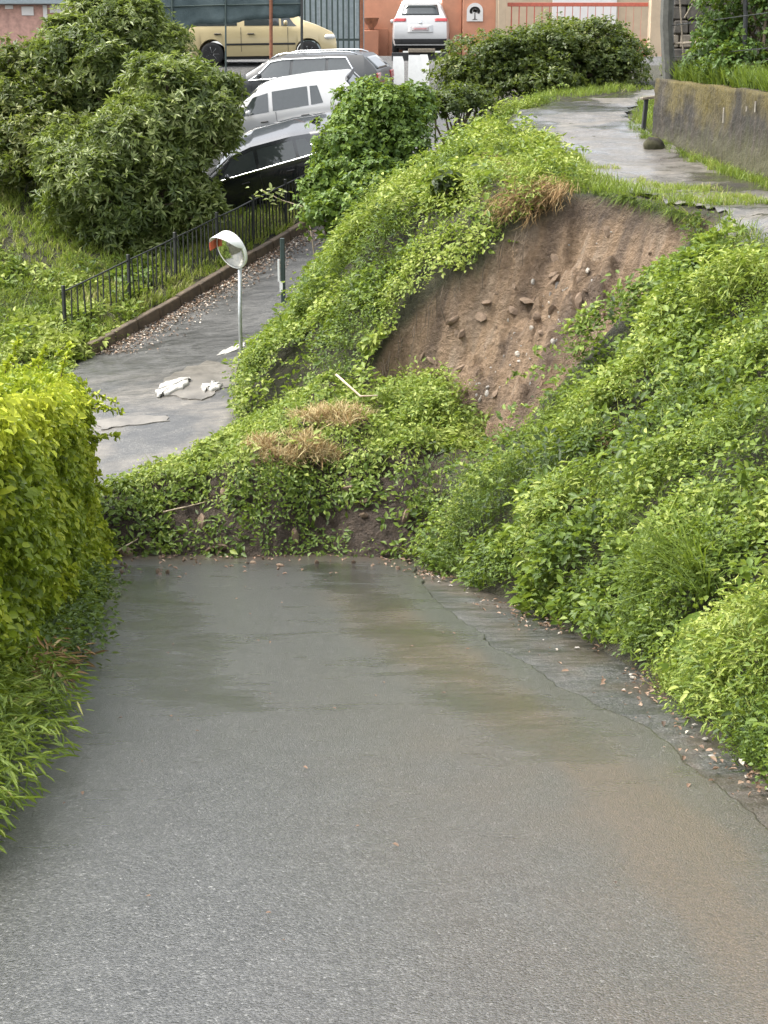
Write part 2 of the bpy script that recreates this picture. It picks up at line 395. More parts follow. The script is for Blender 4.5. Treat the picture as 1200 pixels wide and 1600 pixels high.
ZU = [(-60, 0.5), (0, -1.5), (10, -1.3), (16, -1.06), (20, -0.91), (23, -0.66), (28, -0.06), (33, 0.6), (40, 1.4), (50, 2.07), (70, 2.6)]
ZH = [(20, -4.4), (26, -3.75), (29, -3.1), (33, -2.1), (35, -1.75), (36.8, -0.75), (38.6, 0.15), (40.5, 1.2), (44, 1.6), (50, 2.05), (70, 2.6)]

def zroad(X, Y):
    X = np.asarray(X, float); Y = np.asarray(Y, float)
    return smooth_lin(ZR, Y, 0.9) + 0.09 * sst(17, 21, Y) * np.clip(X + 3.7, -6, 6) + 0.012 * np.sin(X * 1.7 + Y * 0.6)

KERB_A, KERB_B = (-5.2, 25.9), (-1.75, 32.7)
def dkerb(X, Y):                      # metres behind the kerb line of the upper lane
    dx, dy = KERB_B[0] - KERB_A[0], KERB_B[1] - KERB_A[1]; l = math.hypot(dx, dy)
    return -((X - KERB_A[0]) * dy - (Y - KERB_A[1]) * dx) / l

def H0(X, Y):
    X = np.asarray(X, float); Y = np.asarray(Y, float)
    zr = zroad(X, Y); dR = pl_sdf(FOOT, X, Y); dL = -pl_sdf(LEFT, X, Y)
    n1 = fbm(X * 0.9, Y * 0.9, 3) - 0.5
    zu = smooth_lin(ZU, Y, 0.8)
    zu = zu + 0.06 * (fbm(X * 0.6, Y * 0.6, 9) - 0.5)
    a = zr - 0.06 + np.clip(dR, 0, None) * (1.02 + 0.25 * n1) + 0.25 * n1 * sst(0.1, 1.2, dR)
    k = 0.5
    h = np.clip(0.5 + 0.5 * (zu - a) / k, 0, 1); hill = zu * (1 - h) + a * h - k * h * (1 - h)
    hill = np.where(zu < zr, a * 0 + zr + 0.02, hill)
    near = zr - 0.06 + 0.22 * np.clip(dL, 0, 3.0) + 0.12 * n1 * sst(0, 1, dL)
    zh = smooth_lin(ZH, Y, 0.8) + 0.55 * sst(-4.5, -8.5, X) * sst(26, 31, Y)
    dk = dkerb(X, Y)
    left = near * (1 - sst(-0.2, 1.6, dk)) + np.maximum(zh, zr + 0.12) * sst(-0.2, 1.6, dk)
    left = left + 0.12 * sst(0.0, 0.15, dk) * (1 - sst(0.15, 1.5, dk))
    z = np.where(dR > 0, hill, np.where(dL > 0, left, zr - 0.06))
    far = sst(40, 44, Y)                # everything levels out into the upper yard
    return z * (1 - far) + (smooth_lin(ZU, Y, 0.8)) * far

# slide scar: the polygon of bare earth, laid on the bank
SCAR_PX = [(905, 305), (960, 312), (1030, 330), (1108, 354), (1062, 402), (1010, 452), (958, 505), (908, 562), (850, 622), (795, 680), (745, 728), (700, 728), (640, 680), (585, 625), (582, 590), (612, 520), (660, 470), (720, 430), (785, 380), (850, 345)]
SCAR = [tuple(march(x, y, H0, 14)[:2]) for x, y in SCAR_PX]
FALL = np.array([-0.88, -0.47])

def scar_in(X, Y):
    w = 0.16 * (fbm(X * 2.5, Y * 2.5, 21) - 0.5) * 2
    return poly_sdf(SCAR, X, Y) + w

def Hgt(X, Y):
    z = H0(X, Y); X = np.asarray(X, float); Y = np.asarray(Y, float)
    s = np.full(X.shape, -9.0); m = (X > -4) & (X < 8) & (Y > 13) & (Y < 26)
    if m.any(): s[m] = scar_in(X[m], Y[m])
    d = 0.70 * sst(-0.06, 0.36, s)
    al = X * FALL[0] + Y * FALL[1]; ac = X * -FALL[1] + Y * FALL[0]
    rel = 0.55 * (fbm(ac * 2.6 + 0.5 * fbm(X * 2, Y * 2, 39), al * 0.7, 31) - 0.5) + 0.30 * (fbm(X * 3, Y * 3, 33) - 0.5) + 0.34 * (np.abs(fbm(X * 6, Y * 6, 35) - 0.5) * 2 - 0.3) + 0.10 * (fbm(X * 15, Y * 15, 37) - 0.5)
    z = z - d + rel * sst(0.0, 0.3, s)
    return z

def slope_n(f, X, Y, e=0.06):
    gx = (f(X + e, Y) - f(X - e, Y)) / (2 * e); gy = (f(X, Y + e) - f(X, Y - e)) / (2 * e)
    return nrm(np.stack([-gx, -gy, np.ones_like(gx)], -1))

def axis(parts):
    out = []
    for a, b, st in parts: out += list(np.arange(a, b - 1e-6, st))
    return np.array(out + [parts[-1][1]])
xs = axis([(-400, -100, 60), (-100, -20, 10), (-20, -9, 1.0), (-9, -3, 0.2), (-3, 6.5, 0.055), (6.5, 12, 0.3), (12, 40, 4), (40, 400, 60)])
ys = axis([(-200, -20, 30), (-20, 3, 1.5), (3, 13.5, 0.14), (13.5, 24, 0.055), (24, 36, 0.14), (36, 62, 0.5), (62, 120, 8), (120, 800, 80)])
GX, GY = np.meshgrid(xs, ys, indexing='ij')
GZ = Hgt(GX, GY)
sc_in = np.full(GX.shape, -9.0); mm = (GX > -4) & (GX < 8) & (GY > 13) & (GY < 26); sc_in[mm] = scar_in(GX[mm], GY[mm])
a_scar = sst(-0.05, 0.08, sc_in)
a_lot = sst(33.5, 34.5, GY) * (pl_sdf(FOOT, GX, GY) < 0.0) + sst(40, 41, GY); a_lot = np.clip(a_lot, 0, 1)
lipd = pl_sdf([tuple(march(x, y, H0, 14)[:2]) for x, y in ((880, 300), (960, 312), (1030, 330), (1110, 355))], GX[mm], GY[mm])
zu_ = smooth_lin(ZU, GY, 0.8)
a_wet = 0.75 * a_scar * sst(0.5, 0.15, zu_ - GZ + 0.5 * (fbm(GX * 3, GY * 3, 5) - 0.5))           # darker topsoil under the turf
al_ = GX * FALL[0] + GY * FALL[1]; ac_ = GX * -FALL[1] + GY * FALL[0]
a_str = np.clip(0.6 * fbm(ac_ * 4.5 + fbm(GX * 3, GY * 3, 7), al_ * 1.1, 11) + 0.5 * fbm(GX * 5, GY * 5, 13) - 0.05, 0, 1)
me = np_mesh('ground', np.stack([GX, GY, GZ], -1).reshape(-1, 3), grid_faces(len(xs), len(ys)),
             {'scar': a_scar.ravel(), 'lot': a_lot.ravel(), 'wetsoil': a_wet.ravel(), 'streak': a_str.ravel()})
ground = tag(link('ground', me, M['soil'], smooth=True), kind='structure')

# ------------------------------------------------------------------ lower road: old full-width surface, and the newer layer over it with its broken edge
rl = lambda Y: lin([(y, x) for x, y in LEFT], Y)
rr = lambda Y: lin([(y, x) for x, y in FOOT], Y)
yr = axis([(-8, 3, 0.5), (3, 45, 0.1)]); tt = np.linspace(0, 1, 60)
RX = (rl(yr) - 0.25)[:, None] * (1 - tt) + (rr(yr) + 0.45)[:, None] * tt; RY = np.repeat(yr[:, None], 60, 1)
RZ = zroad(RX, RY) + 0.004 + 0.012 * (fbm(RX * 2.2, RY * 2.2, 41) - 0.5)
far_silt = sst(19.5, 20.5, RY) * sst(0.42, 0.62, fbm(RX * 0.9, RY * 1.6, 43)) * sst(24.5, 22.5, RY)
verge = sst(0.75, 0.25, np.abs((RX - rr(RY)))) * (RY < 18) * sst(0.35, 0.6, fbm(RX * 4, RY * 2, 45))
me = np_mesh('road', np.stack([RX, RY, RZ], -1).reshape(-1, 3), grid_faces(len(yr), 60),
             {'mud': (0.55 * verge).ravel(), 'silt': (0.7 * far_silt).ravel(), 'wet': (0.05 + 0 * RY).ravel()})
road = tag(link('road', me, M['asphalt_old'], smooth=True), kind='structure')

EDGE_PX = [(628, 862), (655, 905), (672, 935), (700, 958), (757, 1000), (775, 1020), (832, 1045), (870, 1078), (960, 1118), (1000, 1140), (1050, 1180), (1110, 1235), (1180, 1290), (1290, 1370)]
EDGE = [tuple(march(x, y, zroad, 3)[:2]) for x, y in EDGE_PX]
EDGE = sorted(EDGE, key=lambda p: p[1]); EDGE = [(EDGE[0][0] + 0.15, -8)] + EDGE + [(EDGE[-1][0] - 0.3, 18.2)]
ye = axis([(-8, 3, 0.5), (3, 18, 0.05)]); NTt = 90
t2 = 1 - (1 - np.linspace(0, 1, NTt)) ** 1.3
ex = lin([(y, x) for x, y in EDGE], ye) + 0.10 * (fbm(ye * 3.0, ye * 0, 51) - 0.5) + 0.04 * (fbm(ye * 12.0, ye * 0, 52) - 0.5)
OX = (rl(ye) - 0.3)[:, None] * (1 - t2) + ex[:, None] * t2; OY = np.repeat(ye[:, None], NTt, 1)
OZ = zroad(OX, OY) + 0.030 + 0.010 * (fbm(OX * 1.3, OY * 0.7, 53) - 0.5)
# rutted, worn silt trail washed down from the slide
MUD = [tuple(march(x, y, zroad, 3)[:2]) for x, y in ((560, 930), (640, 1010), (760, 1090), (860, 1160), (960, 1230), (1060, 1330), (1180, 1480), (1300, 1700))]
md = np.abs(pl_sdf(MUD, OX, OY)) + 0.35 * (fbm(OX * 2.0, OY * 1.0, 55) - 0.5)
mud = sst(0.55, 0.05, md) * sst(15.0, 11.0, OY) * (0.35 + 1.0 * fbm(OX * 6, OY * 1.3, 57))
mud = np.maximum(mud, 0.46 * sst(2.0, 0.2, md) * sst(11, 6, OY) * (0.4 + fbm(OX * 4, OY * 2, 58)))
mud = np.maximum(mud, 0.8 * sst(15.3, 16.5, OY + 1.3 * (fbm(OX * 1.6, OY * 1.6, 54) - .5)) * (0.4 + fbm(OX * 5, OY * 5, 56)))
WET_REFL_L = [tuple(march(x, y, zroad, 3)[:2]) for x, y in ((215, 895), (255, 960), (275, 1040), (290, 1110))]
wd = np.abs(pl_sdf(WET_REFL_L, OX, OY))
WET_REFL_C = [tuple(march(x, y, zroad, 3)[:2]) for x, y in ((500, 890), (600, 985), (690, 1060), (760, 1120), (860, 1190))]
wc = np.abs(pl_sdf(WET_REFL_C, OX, OY) + 0.1) + 0.35 * (fbm(OX * 2.5, OY * 2.5, 59) - 0.5)
wet = 0.30 * sst(0.6, 0.1, wd + 0.5 * (fbm(OX * 2, OY * 1.2, 60) - .5)) + 0.30 * sst(0.55, 0.05, wc) + 0.2 * sst(1.75, 2.3, OX) - 0.16  # wet bands; their darkening also paints in the bank's reflection
V = np.stack([OX, OY, OZ], -1)
skirt = V[:, -1:].copy(); skirt[..., 2] -= 0.045; skirt[..., 0] += 0.012
V = np.concatenate([V, skirt], 1)
cat1 = lambda a: np.concatenate([a, a[:, -1:]], 1).ravel()
me = np_mesh('road_surface_layer', V.reshape(-1, 3), grid_faces(len(ye), NTt + 1), {'mud': cat1(np.clip(mud, 0, 0.9)), 'wet': cat1(wet), 'silt': cat1(0 * mud)})
tag(link('road_surface_layer', me, M['asphalt']), kind='structure')

# upper path that leads past the lip of the slide
PE = [(1235, 362, 15.2), (1150, 352, 16.3), (1085, 342, 17.6), (1000, 322, 19.2), (950, 306, 20.0), (905, 282, 21.2), (878, 240, 24.0), (840, 216, 26.0), (770, 216, 26.6), (745, 200, 28.2), (800, 182, 30.0), (880, 166, 31.6), (1000, 152, 33.2)]
PL = [tuple(at(*p)[:2]) for p in PE]
PR = [(6.2, 12.0), (5.85, 15.2), (5.3, 20.5), (4.85, 24.0), (4.65, 26.0), (4.6, 28.5), (5.2, 31.0), (7.5, 34.0)]
PPOLY = PL + PR[::-1]
px_ = np.arange(0.5, 8.0, 0.09); py_ = np.arange(11.5, 35, 0.09)
QX, QY = np.meshgrid(px_, py_, indexing='ij')
pin = poly_sdf(PPOLY, QX, QY) + 0.6 * (fbm(QX * 1.8, QY * 1.8, 61) - 0.5)
sQ = scar_in(QX, QY)
keep = (pin > 0) & (sQ < -0.10)
QZ = Hgt(QX, QY) + 0.035 + 0.10 * (fbm(QX * 1.1, QY * 1.1, 63) - 0.5) + 0.05 * (fbm(QX * 3.5, QY * 3.5, 64) - 0.5)
F = grid_faces(len(px_), len(py_)); F = F[keep.ravel()[F].all(1)]
pud = sst(0.52, 0.6, fbm(QX * 0.8, QY * 0.8, 65)); 
me = np_mesh('upper_path', np.stack([QX, QY, QZ], -1).reshape(-1, 3), F, {'mud': (0.35 * sst(0.5, 0.7, fbm(QX * 1.4, QY * 1.4, 67))).ravel(), 'wet': (0.3 * pud).ravel(), 'silt': (0.6 * sst(0.45, 0.65, fbm(QX * 0.9 + 9, QY * 0.9, 69))).ravel()})
tag(link('upper_path', me, M['path'], smooth=True), kind='structure')
def on_path(X, Y): return poly_sdf(PPOLY, X, Y)

# kerb of the upper lane, in separate stones
kerb = tag(empty('kerb', (0, 0, 0)), kind='structure')
nk = 11; kd = np.array([KERB_B[0] - KERB_A[0], KERB_B[1] - KERB_A[1]]); kl = np.hypot(*kd); ang = math.atan2(kd[1], kd[0])
for i in range(nk + 2):
    q0 = np.array(KERB_A) + kd * (i / nk); q1 = np.array(KERB_A) + kd * ((i + 1) / nk)
    z0, z1 = float(zroad(*q0)), float(zroad(*q1)); c = (q0 + q1) / 2
    R = Matrix.Rotation(ang, 4, 'Z') @ Matrix.Rotation(-math.atan2(z1 - z0, kl / nk), 4, 'Y') @ Matrix.Rotation(random.uniform(-.012, .012), 4, 'X')
    MB().box((c[0], c[1], (z0 + z1) / 2 + 0.05 + random.uniform(-.012, .012)), (kl / nk - 0.015, 0.14 + random.uniform(-.01, .01), 0.34), R, 0.015).build('kerb_stone', M['kerb'], kerb)

# ------------------------------------------------------------------ leaf machinery
def worley(X, Y, cell, seed):
    """nearest jittered cell point: distance, offset vector and two random numbers of that cell"""
    ix = np.floor(X / cell); iy = np.floor(Y / cell); best = np.full(X.shape, 1e9); ox = 0 * X; oy = 0 * X; r1 = 0 * X; r2 = 0 * X
    for a in (-1, 0, 1):
        for b in (-1, 0, 1):
            cx = ix + a; cy = iy + b; px = (cx + _h(cx, cy, seed)) * cell; py = (cy + _h(cx, cy, seed + 1)) * cell
            d = np.hypot(X - px, Y - py); m = d < best
            best = np.where(m, d, best); ox = np.where(m, X - px, ox); oy = np.where(m, Y - py, oy)
            r1 = np.where(m, _h(cx, cy, seed + 2), r1); r2 = np.where(m, _h(cx, cy, seed + 3), r2)
    return best, ox, oy, r1, r2

class Leaves:
    def __init__(s): s.V = []; s.F = []; s.T = []; s.n = 0
    def _push(s, V, F, T): s.V.append(V.reshape(-1, 3)); s.F.append(F.reshape(-1, 3) + s.n); s.T.append(T.ravel()); s.n += V.reshape(-1, 3).shape[0]
    def leaf(s, P, D, N, L, W, T, hi=False, fold=0.25, droop=0.15):
        n = len(P); D = nrm(D); S = nrm(np.cross(D, N)); U = np.cross(S, D)
        L = np.broadcast_to(L, n)[:, None]; W = np.broadcast_to(W, n)[:, None]
        if not hi:
            tip = P + D * L - U * L * droop; mid = P + D * L * 0.45
            l = mid + S * W * .5 + U * W * fold; r = mid - S * W * .5 + U * W * fold
            V = np.stack([P, l, tip, r], 1); F = np.array([[0, 2, 1], [0, 3, 2]]); k = 4
        else:
            tip = P + D * L - U * L * droop; a = P + D * L * 0.28; b = P + D * L * 0.66 - U * L * droop * 0.35
            V = np.stack([P, a + S * W * .46 + U * W * fold, b + S * W * .42 + U * W * fold, tip, b - S * W * .42 + U * W * fold, a - S * W * .46 + U * W * fold], 1)
            F = np.array([[0, 3, 2], [0, 2, 1], [0, 4, 3], [0, 5, 4]]); k = 6
        F = F[None] + (np.arange(n) * k)[:, None, None]
        s._push(V, F, np.repeat(np.broadcast_to(T, n)[:, None], k, 1))
    def blade(s, P, D, L, W, T, bend=0.5):
        n = len(P); D = nrm(D); L = np.broadcast_to(L, n)[:, None]; W = np.broadcast_to(W, n)[:, None]
        az = rng.random(n) * 6.283; S = np.stack([np.cos(az), np.sin(az), 0 * az], 1); B = np.stack([-np.sin(az), np.cos(az), 0 * az - 0.25], 1) * np.broadcast_to(bend, n)[:, None]
        m = P + D * L * .55 + B * L * .18; t = P + D * L * .9 + B * L * .62
        V = np.stack([P - S * W * .5, P + S * W * .5, m - S * W * .4, m + S * W * .4, t], 1)
        F = np.array([[0, 1, 3], [0, 3, 2], [2, 3, 4]])[None] + (np.arange(n) * 5)[:, None, None]
        s._push(V, F, np.repeat(np.broadcast_to(T, n)[:, None], 5, 1))
    def tris(s): return sum(len(f) for f in s.F)
    def build(s, name, mat, parent=None):
        me = np_mesh(name, np.concatenate(s.V), np.concatenate(s.F), {'tint': np.clip(np.concatenate(s.T), 0, 1)})
        return link(name, me, mat, parent)

def plants(lv, P, N, nl, h, spread, L, asp, tint, hi=False, up=0.6, elev=(-0.25, 0.7), tvar=0.16):
    """n little plants: a leaning stem each with nl leaves around it"""
    n = len(P)
    if n == 0: return
    st = nrm(N * (1 - up) + np.array([0, 0, up]) + rng.normal(0, 0.22, (n, 3)))
    i = np.repeat(np.arange(n), nl); m = len(i)
    h = np.broadcast_to(h, n)[i] * rng.uniform(0.75, 1.2, n)[i]; t = rng.random(m) ** 0.6
    az = rng.random(m) * 6.283; S = st[i]
    a = nrm(np.cross(S, np.array([0.31, 0.62, 0.23]))); b = np.cross(S, a)
    R = a * np.cos(az)[:, None] + b * np.sin(az)[:, None]
    pos = P[i] + S * (h * t)[:, None] + R * (np.broadcast_to(spread, n)[i] * rng.random(m) ** 0.7 * (0.4 + 0.6 * t))[:, None]
    e = rng.uniform(elev[0], elev[1], m); D = R * np.cos(e)[:, None] + S * np.sin(e)[:, None]
    Nn = nrm(S * 1.0 - D * 0.2 + rng.normal(0, 0.35, (m, 3)))
    Ls = np.broadcast_to(L, n)[i] * rng.uniform(0.6, 1.25, m)
    T = np.broadcast_to(tint, n)[i] + rng.normal(0, tvar, m) + 0.12 * (t - 0.5)
    lv.leaf(pos, D, Nn, Ls, Ls * asp * rng.uniform(0.8, 1.15, m), T, hi)

def tufts(lv, P, N, nb, L, W, tint, up=0.7, spr=0.35, tvar=0.13):
    n = len(P)
    if n == 0: return
    i = np.repeat(np.arange(n), nb); m = len(i)
    D = nrm(N[i] * (1 - up) + np.array([0, 0, up]) + rng.normal(0, spr, (m, 3)))
    lv.blade(P[i] + rng.normal(0, 0.03, (m, 3)) * np.array([1, 1, 0.2]), D, np.broadcast_to(L, n)[i] * rng.uniform(0.5, 1.2, m), W * rng.uniform(0.7, 1.2, m), np.broadcast_to(tint, n)[i] + rng.normal(0, tvar, m), rng.uniform(0.2, 1.1, m))

def scatter(f, x0, x1, y0, y1, dens):
    n = int((x1 - x0) * (y1 - y0) * dens); X = rng.uniform(x0, x1, n); Y = rng.uniform(y0, y1, n)
    N = slope_n(f, X, Y); ok = rng.random(n) < np.clip(1 / N[:, 2], 1, 2.2) / 2.2
    return X[ok], Y[ok], N[ok]

# ------------------------------------------------------------------ landslide debris across the road
def mound(X, Y):
    fr = 16.20 + 0.60 * (fbm(X * 1.3, X * 0 + 3, 71) - 0.5) + 0.22 * (fbm(X * 5, X * 0 + 3, 72) - 0.5) + 0.03 * X
    bk = lin([(-5.5, 17.7), (-4, 18.5), (-3, 19.5), (-2, 20.9), (-1, 21.3), (2, 21.3)], X) + 0.5 * (fbm(X * 0.8, X * 0 + 8, 73) - 0.5)
    hm = lin([(-5.5, 0.3), (-4, 0.5), (-2.8, 0.78), (-1.8, 1.08), (-0.6, 1.35), (0.2, 1.25), (1.0, 1.2), (1.6, 1.0)], X)
    prof = sst(-0.1, 1.25, Y - fr) ** 0.7 * sst(0, 1.9, bk - Y)
    rel = 0.55 * (fbm(X * 1.4, Y * 1.4, 75) - 0.5) + 0.24 * (fbm(X * 4, Y * 4, 77) - 0.5) + 0.07 * (fbm(X * 11, Y * 11, 79) - 0.5)
    z = zroad(X, Y) - 0.10 + hm * prof + rel * sst(0, 0.35, Y - fr) * sst(0, 0.8, bk - Y)
    return z
mx = np.arange(-6, 1.9, 0.05); my = np.arange(15.9, 21.8, 0.05); QX, QY = np.meshgrid(mx, my, indexing='ij'); QZ = mound(QX, QY)
debris = tag(empty('landslide_debris', (-1.2, 17.5, -5.0)), 'heap of slid earth and uprooted greenery lying across the wet road', 'landslide debris')
def child(o, p):
    o.parent = p; o.matrix_parent_inverse = Matrix.Translation(-Vector(p.location)); return o
F = grid_faces(len(mx), len(my)); kz = (QZ > zroad(QX, QY) - 0.07).ravel(); F = F[kz[F].any(1)]
me = np_mesh('earth_mound', np.stack([QX, QY, QZ], -1).reshape(-1, 3), F, {'scar': 0 * QX.ravel(), 'lot': 0 * QX.ravel(), 'wetsoil': 1 + 0 * QX.ravel(), 'streak': 0.5 + 0 * QX.ravel()})
child(link('earth_mound', me, M['soil'], smooth=True), debris)

def Htop(X, Y): return np.maximum(Hgt(X, Y), mound(X, Y))

def pxy(P):
    """photograph pixel of world points, used to place the bare and dry patches"""
    x, y, z = P[:, 0], P[:, 1], P[:, 2]
    d = y * CT - z * ST; return 600 + FPX * x / d, 800 + FPX * (-(y * ST + z * CT)) / d

# greenery of the debris
lv = Leaves(); X, Y, N = scatter(mound, -5.5, 1.6, 16.2, 21.4, 330)
Z = mound(X, Y); ok = (Z > zroad(X, Y) + 0.0) & (Z > Hgt(X, Y) - 0.05)
X, Y, Z, N = X[ok], Y[ok], Z[ok], N[ok]; P = np.stack([X, Y, Z], 1); u, v = pxy(P)
bare = np.maximum.reduce([.9 * sst(1.25, 0.7, np.hypot((u - 300) / 50, (v - 808) / 24)), sst(1.2, 0.7, np.hypot((u - 665) / 85, (v - 745) / 40)), sst(1.2, 0.7, np.hypot((u - 590) / 120, (v - 826) / 40)), sst(1.3, 0.7, np.hypot((u - 420) / 60, (v - 815) / 26)) * .5, sst(1.3, .7, np.hypot((u - 200) / 50, (v - 845) / 18)), 0.62 * sst(770, 812, v + 60 * (fbm(X * 2.2, Y * 2.2, 87) - .5)) * sst(.40, .52, fbm(X * 1.8, Y * 1.8, 89))])
dry = np.maximum.reduce([sst(1.35, 0.5, np.hypot((u - 465) / 72, (v - 716) / 20)), sst(1.35, 0.5, np.hypot((u - 520) / 55, (v - 664) / 12))])
r = rng.random(len(X)); g = fbm(X * 1.3, Y * 1.3, 81); bare = np.clip(bare * 1.06, 0, 1)
k = (r > bare * 0.93) & (r > dry * 0.75)
tint = 0.46 + 0.6 * (g - 0.5) + 0.28 * sst(840, 690, v)
s1 = k & (fbm(X * 1.7, Y * 1.7, 83) < 0.52); s2 = k & ~s1
plants(lv, P[s1], N[s1], 13, 0.13, 0.17, 0.078 * (.6 + .8 * rng.random(s1.sum())), 0.5, tint[s1], up=.2, elev=(-.5, .4))
plants(lv, P[s2], N[s2], 12, 0.11, 0.16, 0.050 * (.6 + .9 * rng.random(s2.sum())), 0.62, tint[s2] + 0.03, up=.2, elev=(-.5, .4))
gg = (rng.random(len(X)) < 0.30) & k & (v < 760); tufts(lv, P[gg], N[gg], 9, 0.26, 0.010, tint[gg] + 0.1, spr=0.6)
# tendrils and broken stems hanging over the front
nt = 260; tx = rng.uniform(-4, 0.4, nt); ty = 16.45 + rng.uniform(0, 0.5, nt); tp = np.stack([tx, ty, mound(tx, ty) + 0.03], 1); tp = tp[fbm(tx * 1.5, tx * 0 + 5, 85) > .5]; nt = len(tp)
plants(lv, tp, np.tile(np.array([0, -0.8, 0.3]), (nt, 1)), 12, 0.30, 0.10, 0.05, 0.65, 0.42, up=-0.1)
o = child(lv.build('uprooted_greenery', M['leaf_bank']), debris); o['kind'] = 'stuff'
sl = Leaves()
k = rng.random(len(X)) < dry * 1.0; tufts(sl, P[k] + np.array([0, -.02, .10]), N[k], 40, 0.20, 0.010, 0.74, up=0.1, spr=1.2, tvar=0.28)
o = child(sl.build('dry_grass_mat', M['straw']), debris); o['kind'] = 'stuff'; o['label'] = 'flattened straw coloured dry grass'
# broken sticks
for a, b, rad in (((525, 585, 18.6), (590, 618, 18.2), 0.016), ((170, 870, 16.2), (215, 842, 16.5), 0.012), ((500, 640, 18.7), (560, 700, 18.0), 0.010), ((640, 790, 16.7), (720, 735, 17.0), 0.012), ((255, 800, 16.6), (330, 782, 16.9), 0.010)):
    A, B = at(*a), at(*b); m_ = (A + B) / 2 + rng.normal(0, 0.04, 3)
    child(MB().tube([A, m_, B], [rad, rad * .9, rad * .5], 6).build('broken_stick', M['twig'], None, True), debris)

# ------------------------------------------------------------------ stones of the slide face and on the road
def stone_mesh(name, seed):
    r = np.random.default_rng(seed); V = []
    mb = MB(); n = 7; rows = [(-1, .35), (-.45, .9), (.25, 1), (.8, .6), (1, .1)]
    for z, w in rows:
        for k in range(n):
            a = 2 * math.pi * k / n + r.uniform(-.25, .25); q = w * r.uniform(.75, 1.15); V.append((q * math.cos(a), q * math.sin(a) * .8, z * .55 * r.uniform(.85, 1.1)))
    F = [tuple(range(n - 1, -1, -1)), tuple(range(4 * n, 5 * n))] + [(i * n + k, i * n + (k + 1) % n, (i + 1) * n + (k + 1) % n, (i + 1) * n + k) for i in range(4) for k in range(n)]
    me = bpy.data.meshes.new(name); me.from_pydata(V, [], F); me.update(); return me
smeshes = [stone_mesh('stone', s) for s in range(6)]
for m_ in smeshes[:3]: m_.materials.append(M['pale_stone'])
for m_ in smeshes[3:]: m_.materials.append(M['stone'])
ns = 0
fx, fy = SCAR_PX[-1]
for k in range(900):
    u_, v_ = random.uniform(590, 1060), random.uniform(330, 690)
    # most stones lie along the central runnel
    if random.random() < 0.55:
        q = random.random(); u_ = 930 - 230 * q + random.gauss(0, 22); v_ = 420 + 240 * q + random.gauss(0, 22)
    p = march(u_, v_, Hgt, 14, 26)
    if float(scar_in(p[0:1], p[1:2])[0]) < 0.15: continue
    o = bpy.data.objects.new('stone', random.choice(smeshes)); C.objects.link(o); o.parent = ground
    o.location = p; s_ = min(0.06, 0.014 * math.exp(abs(random.gauss(0, 0.65)))); o.scale = (s_ * random.uniform(1, 1.5), s_, s_)
    o.rotation_euler = [random.uniform(0, 6.28) for _ in range(3)]; ns += 1
    if ns >= 95: break

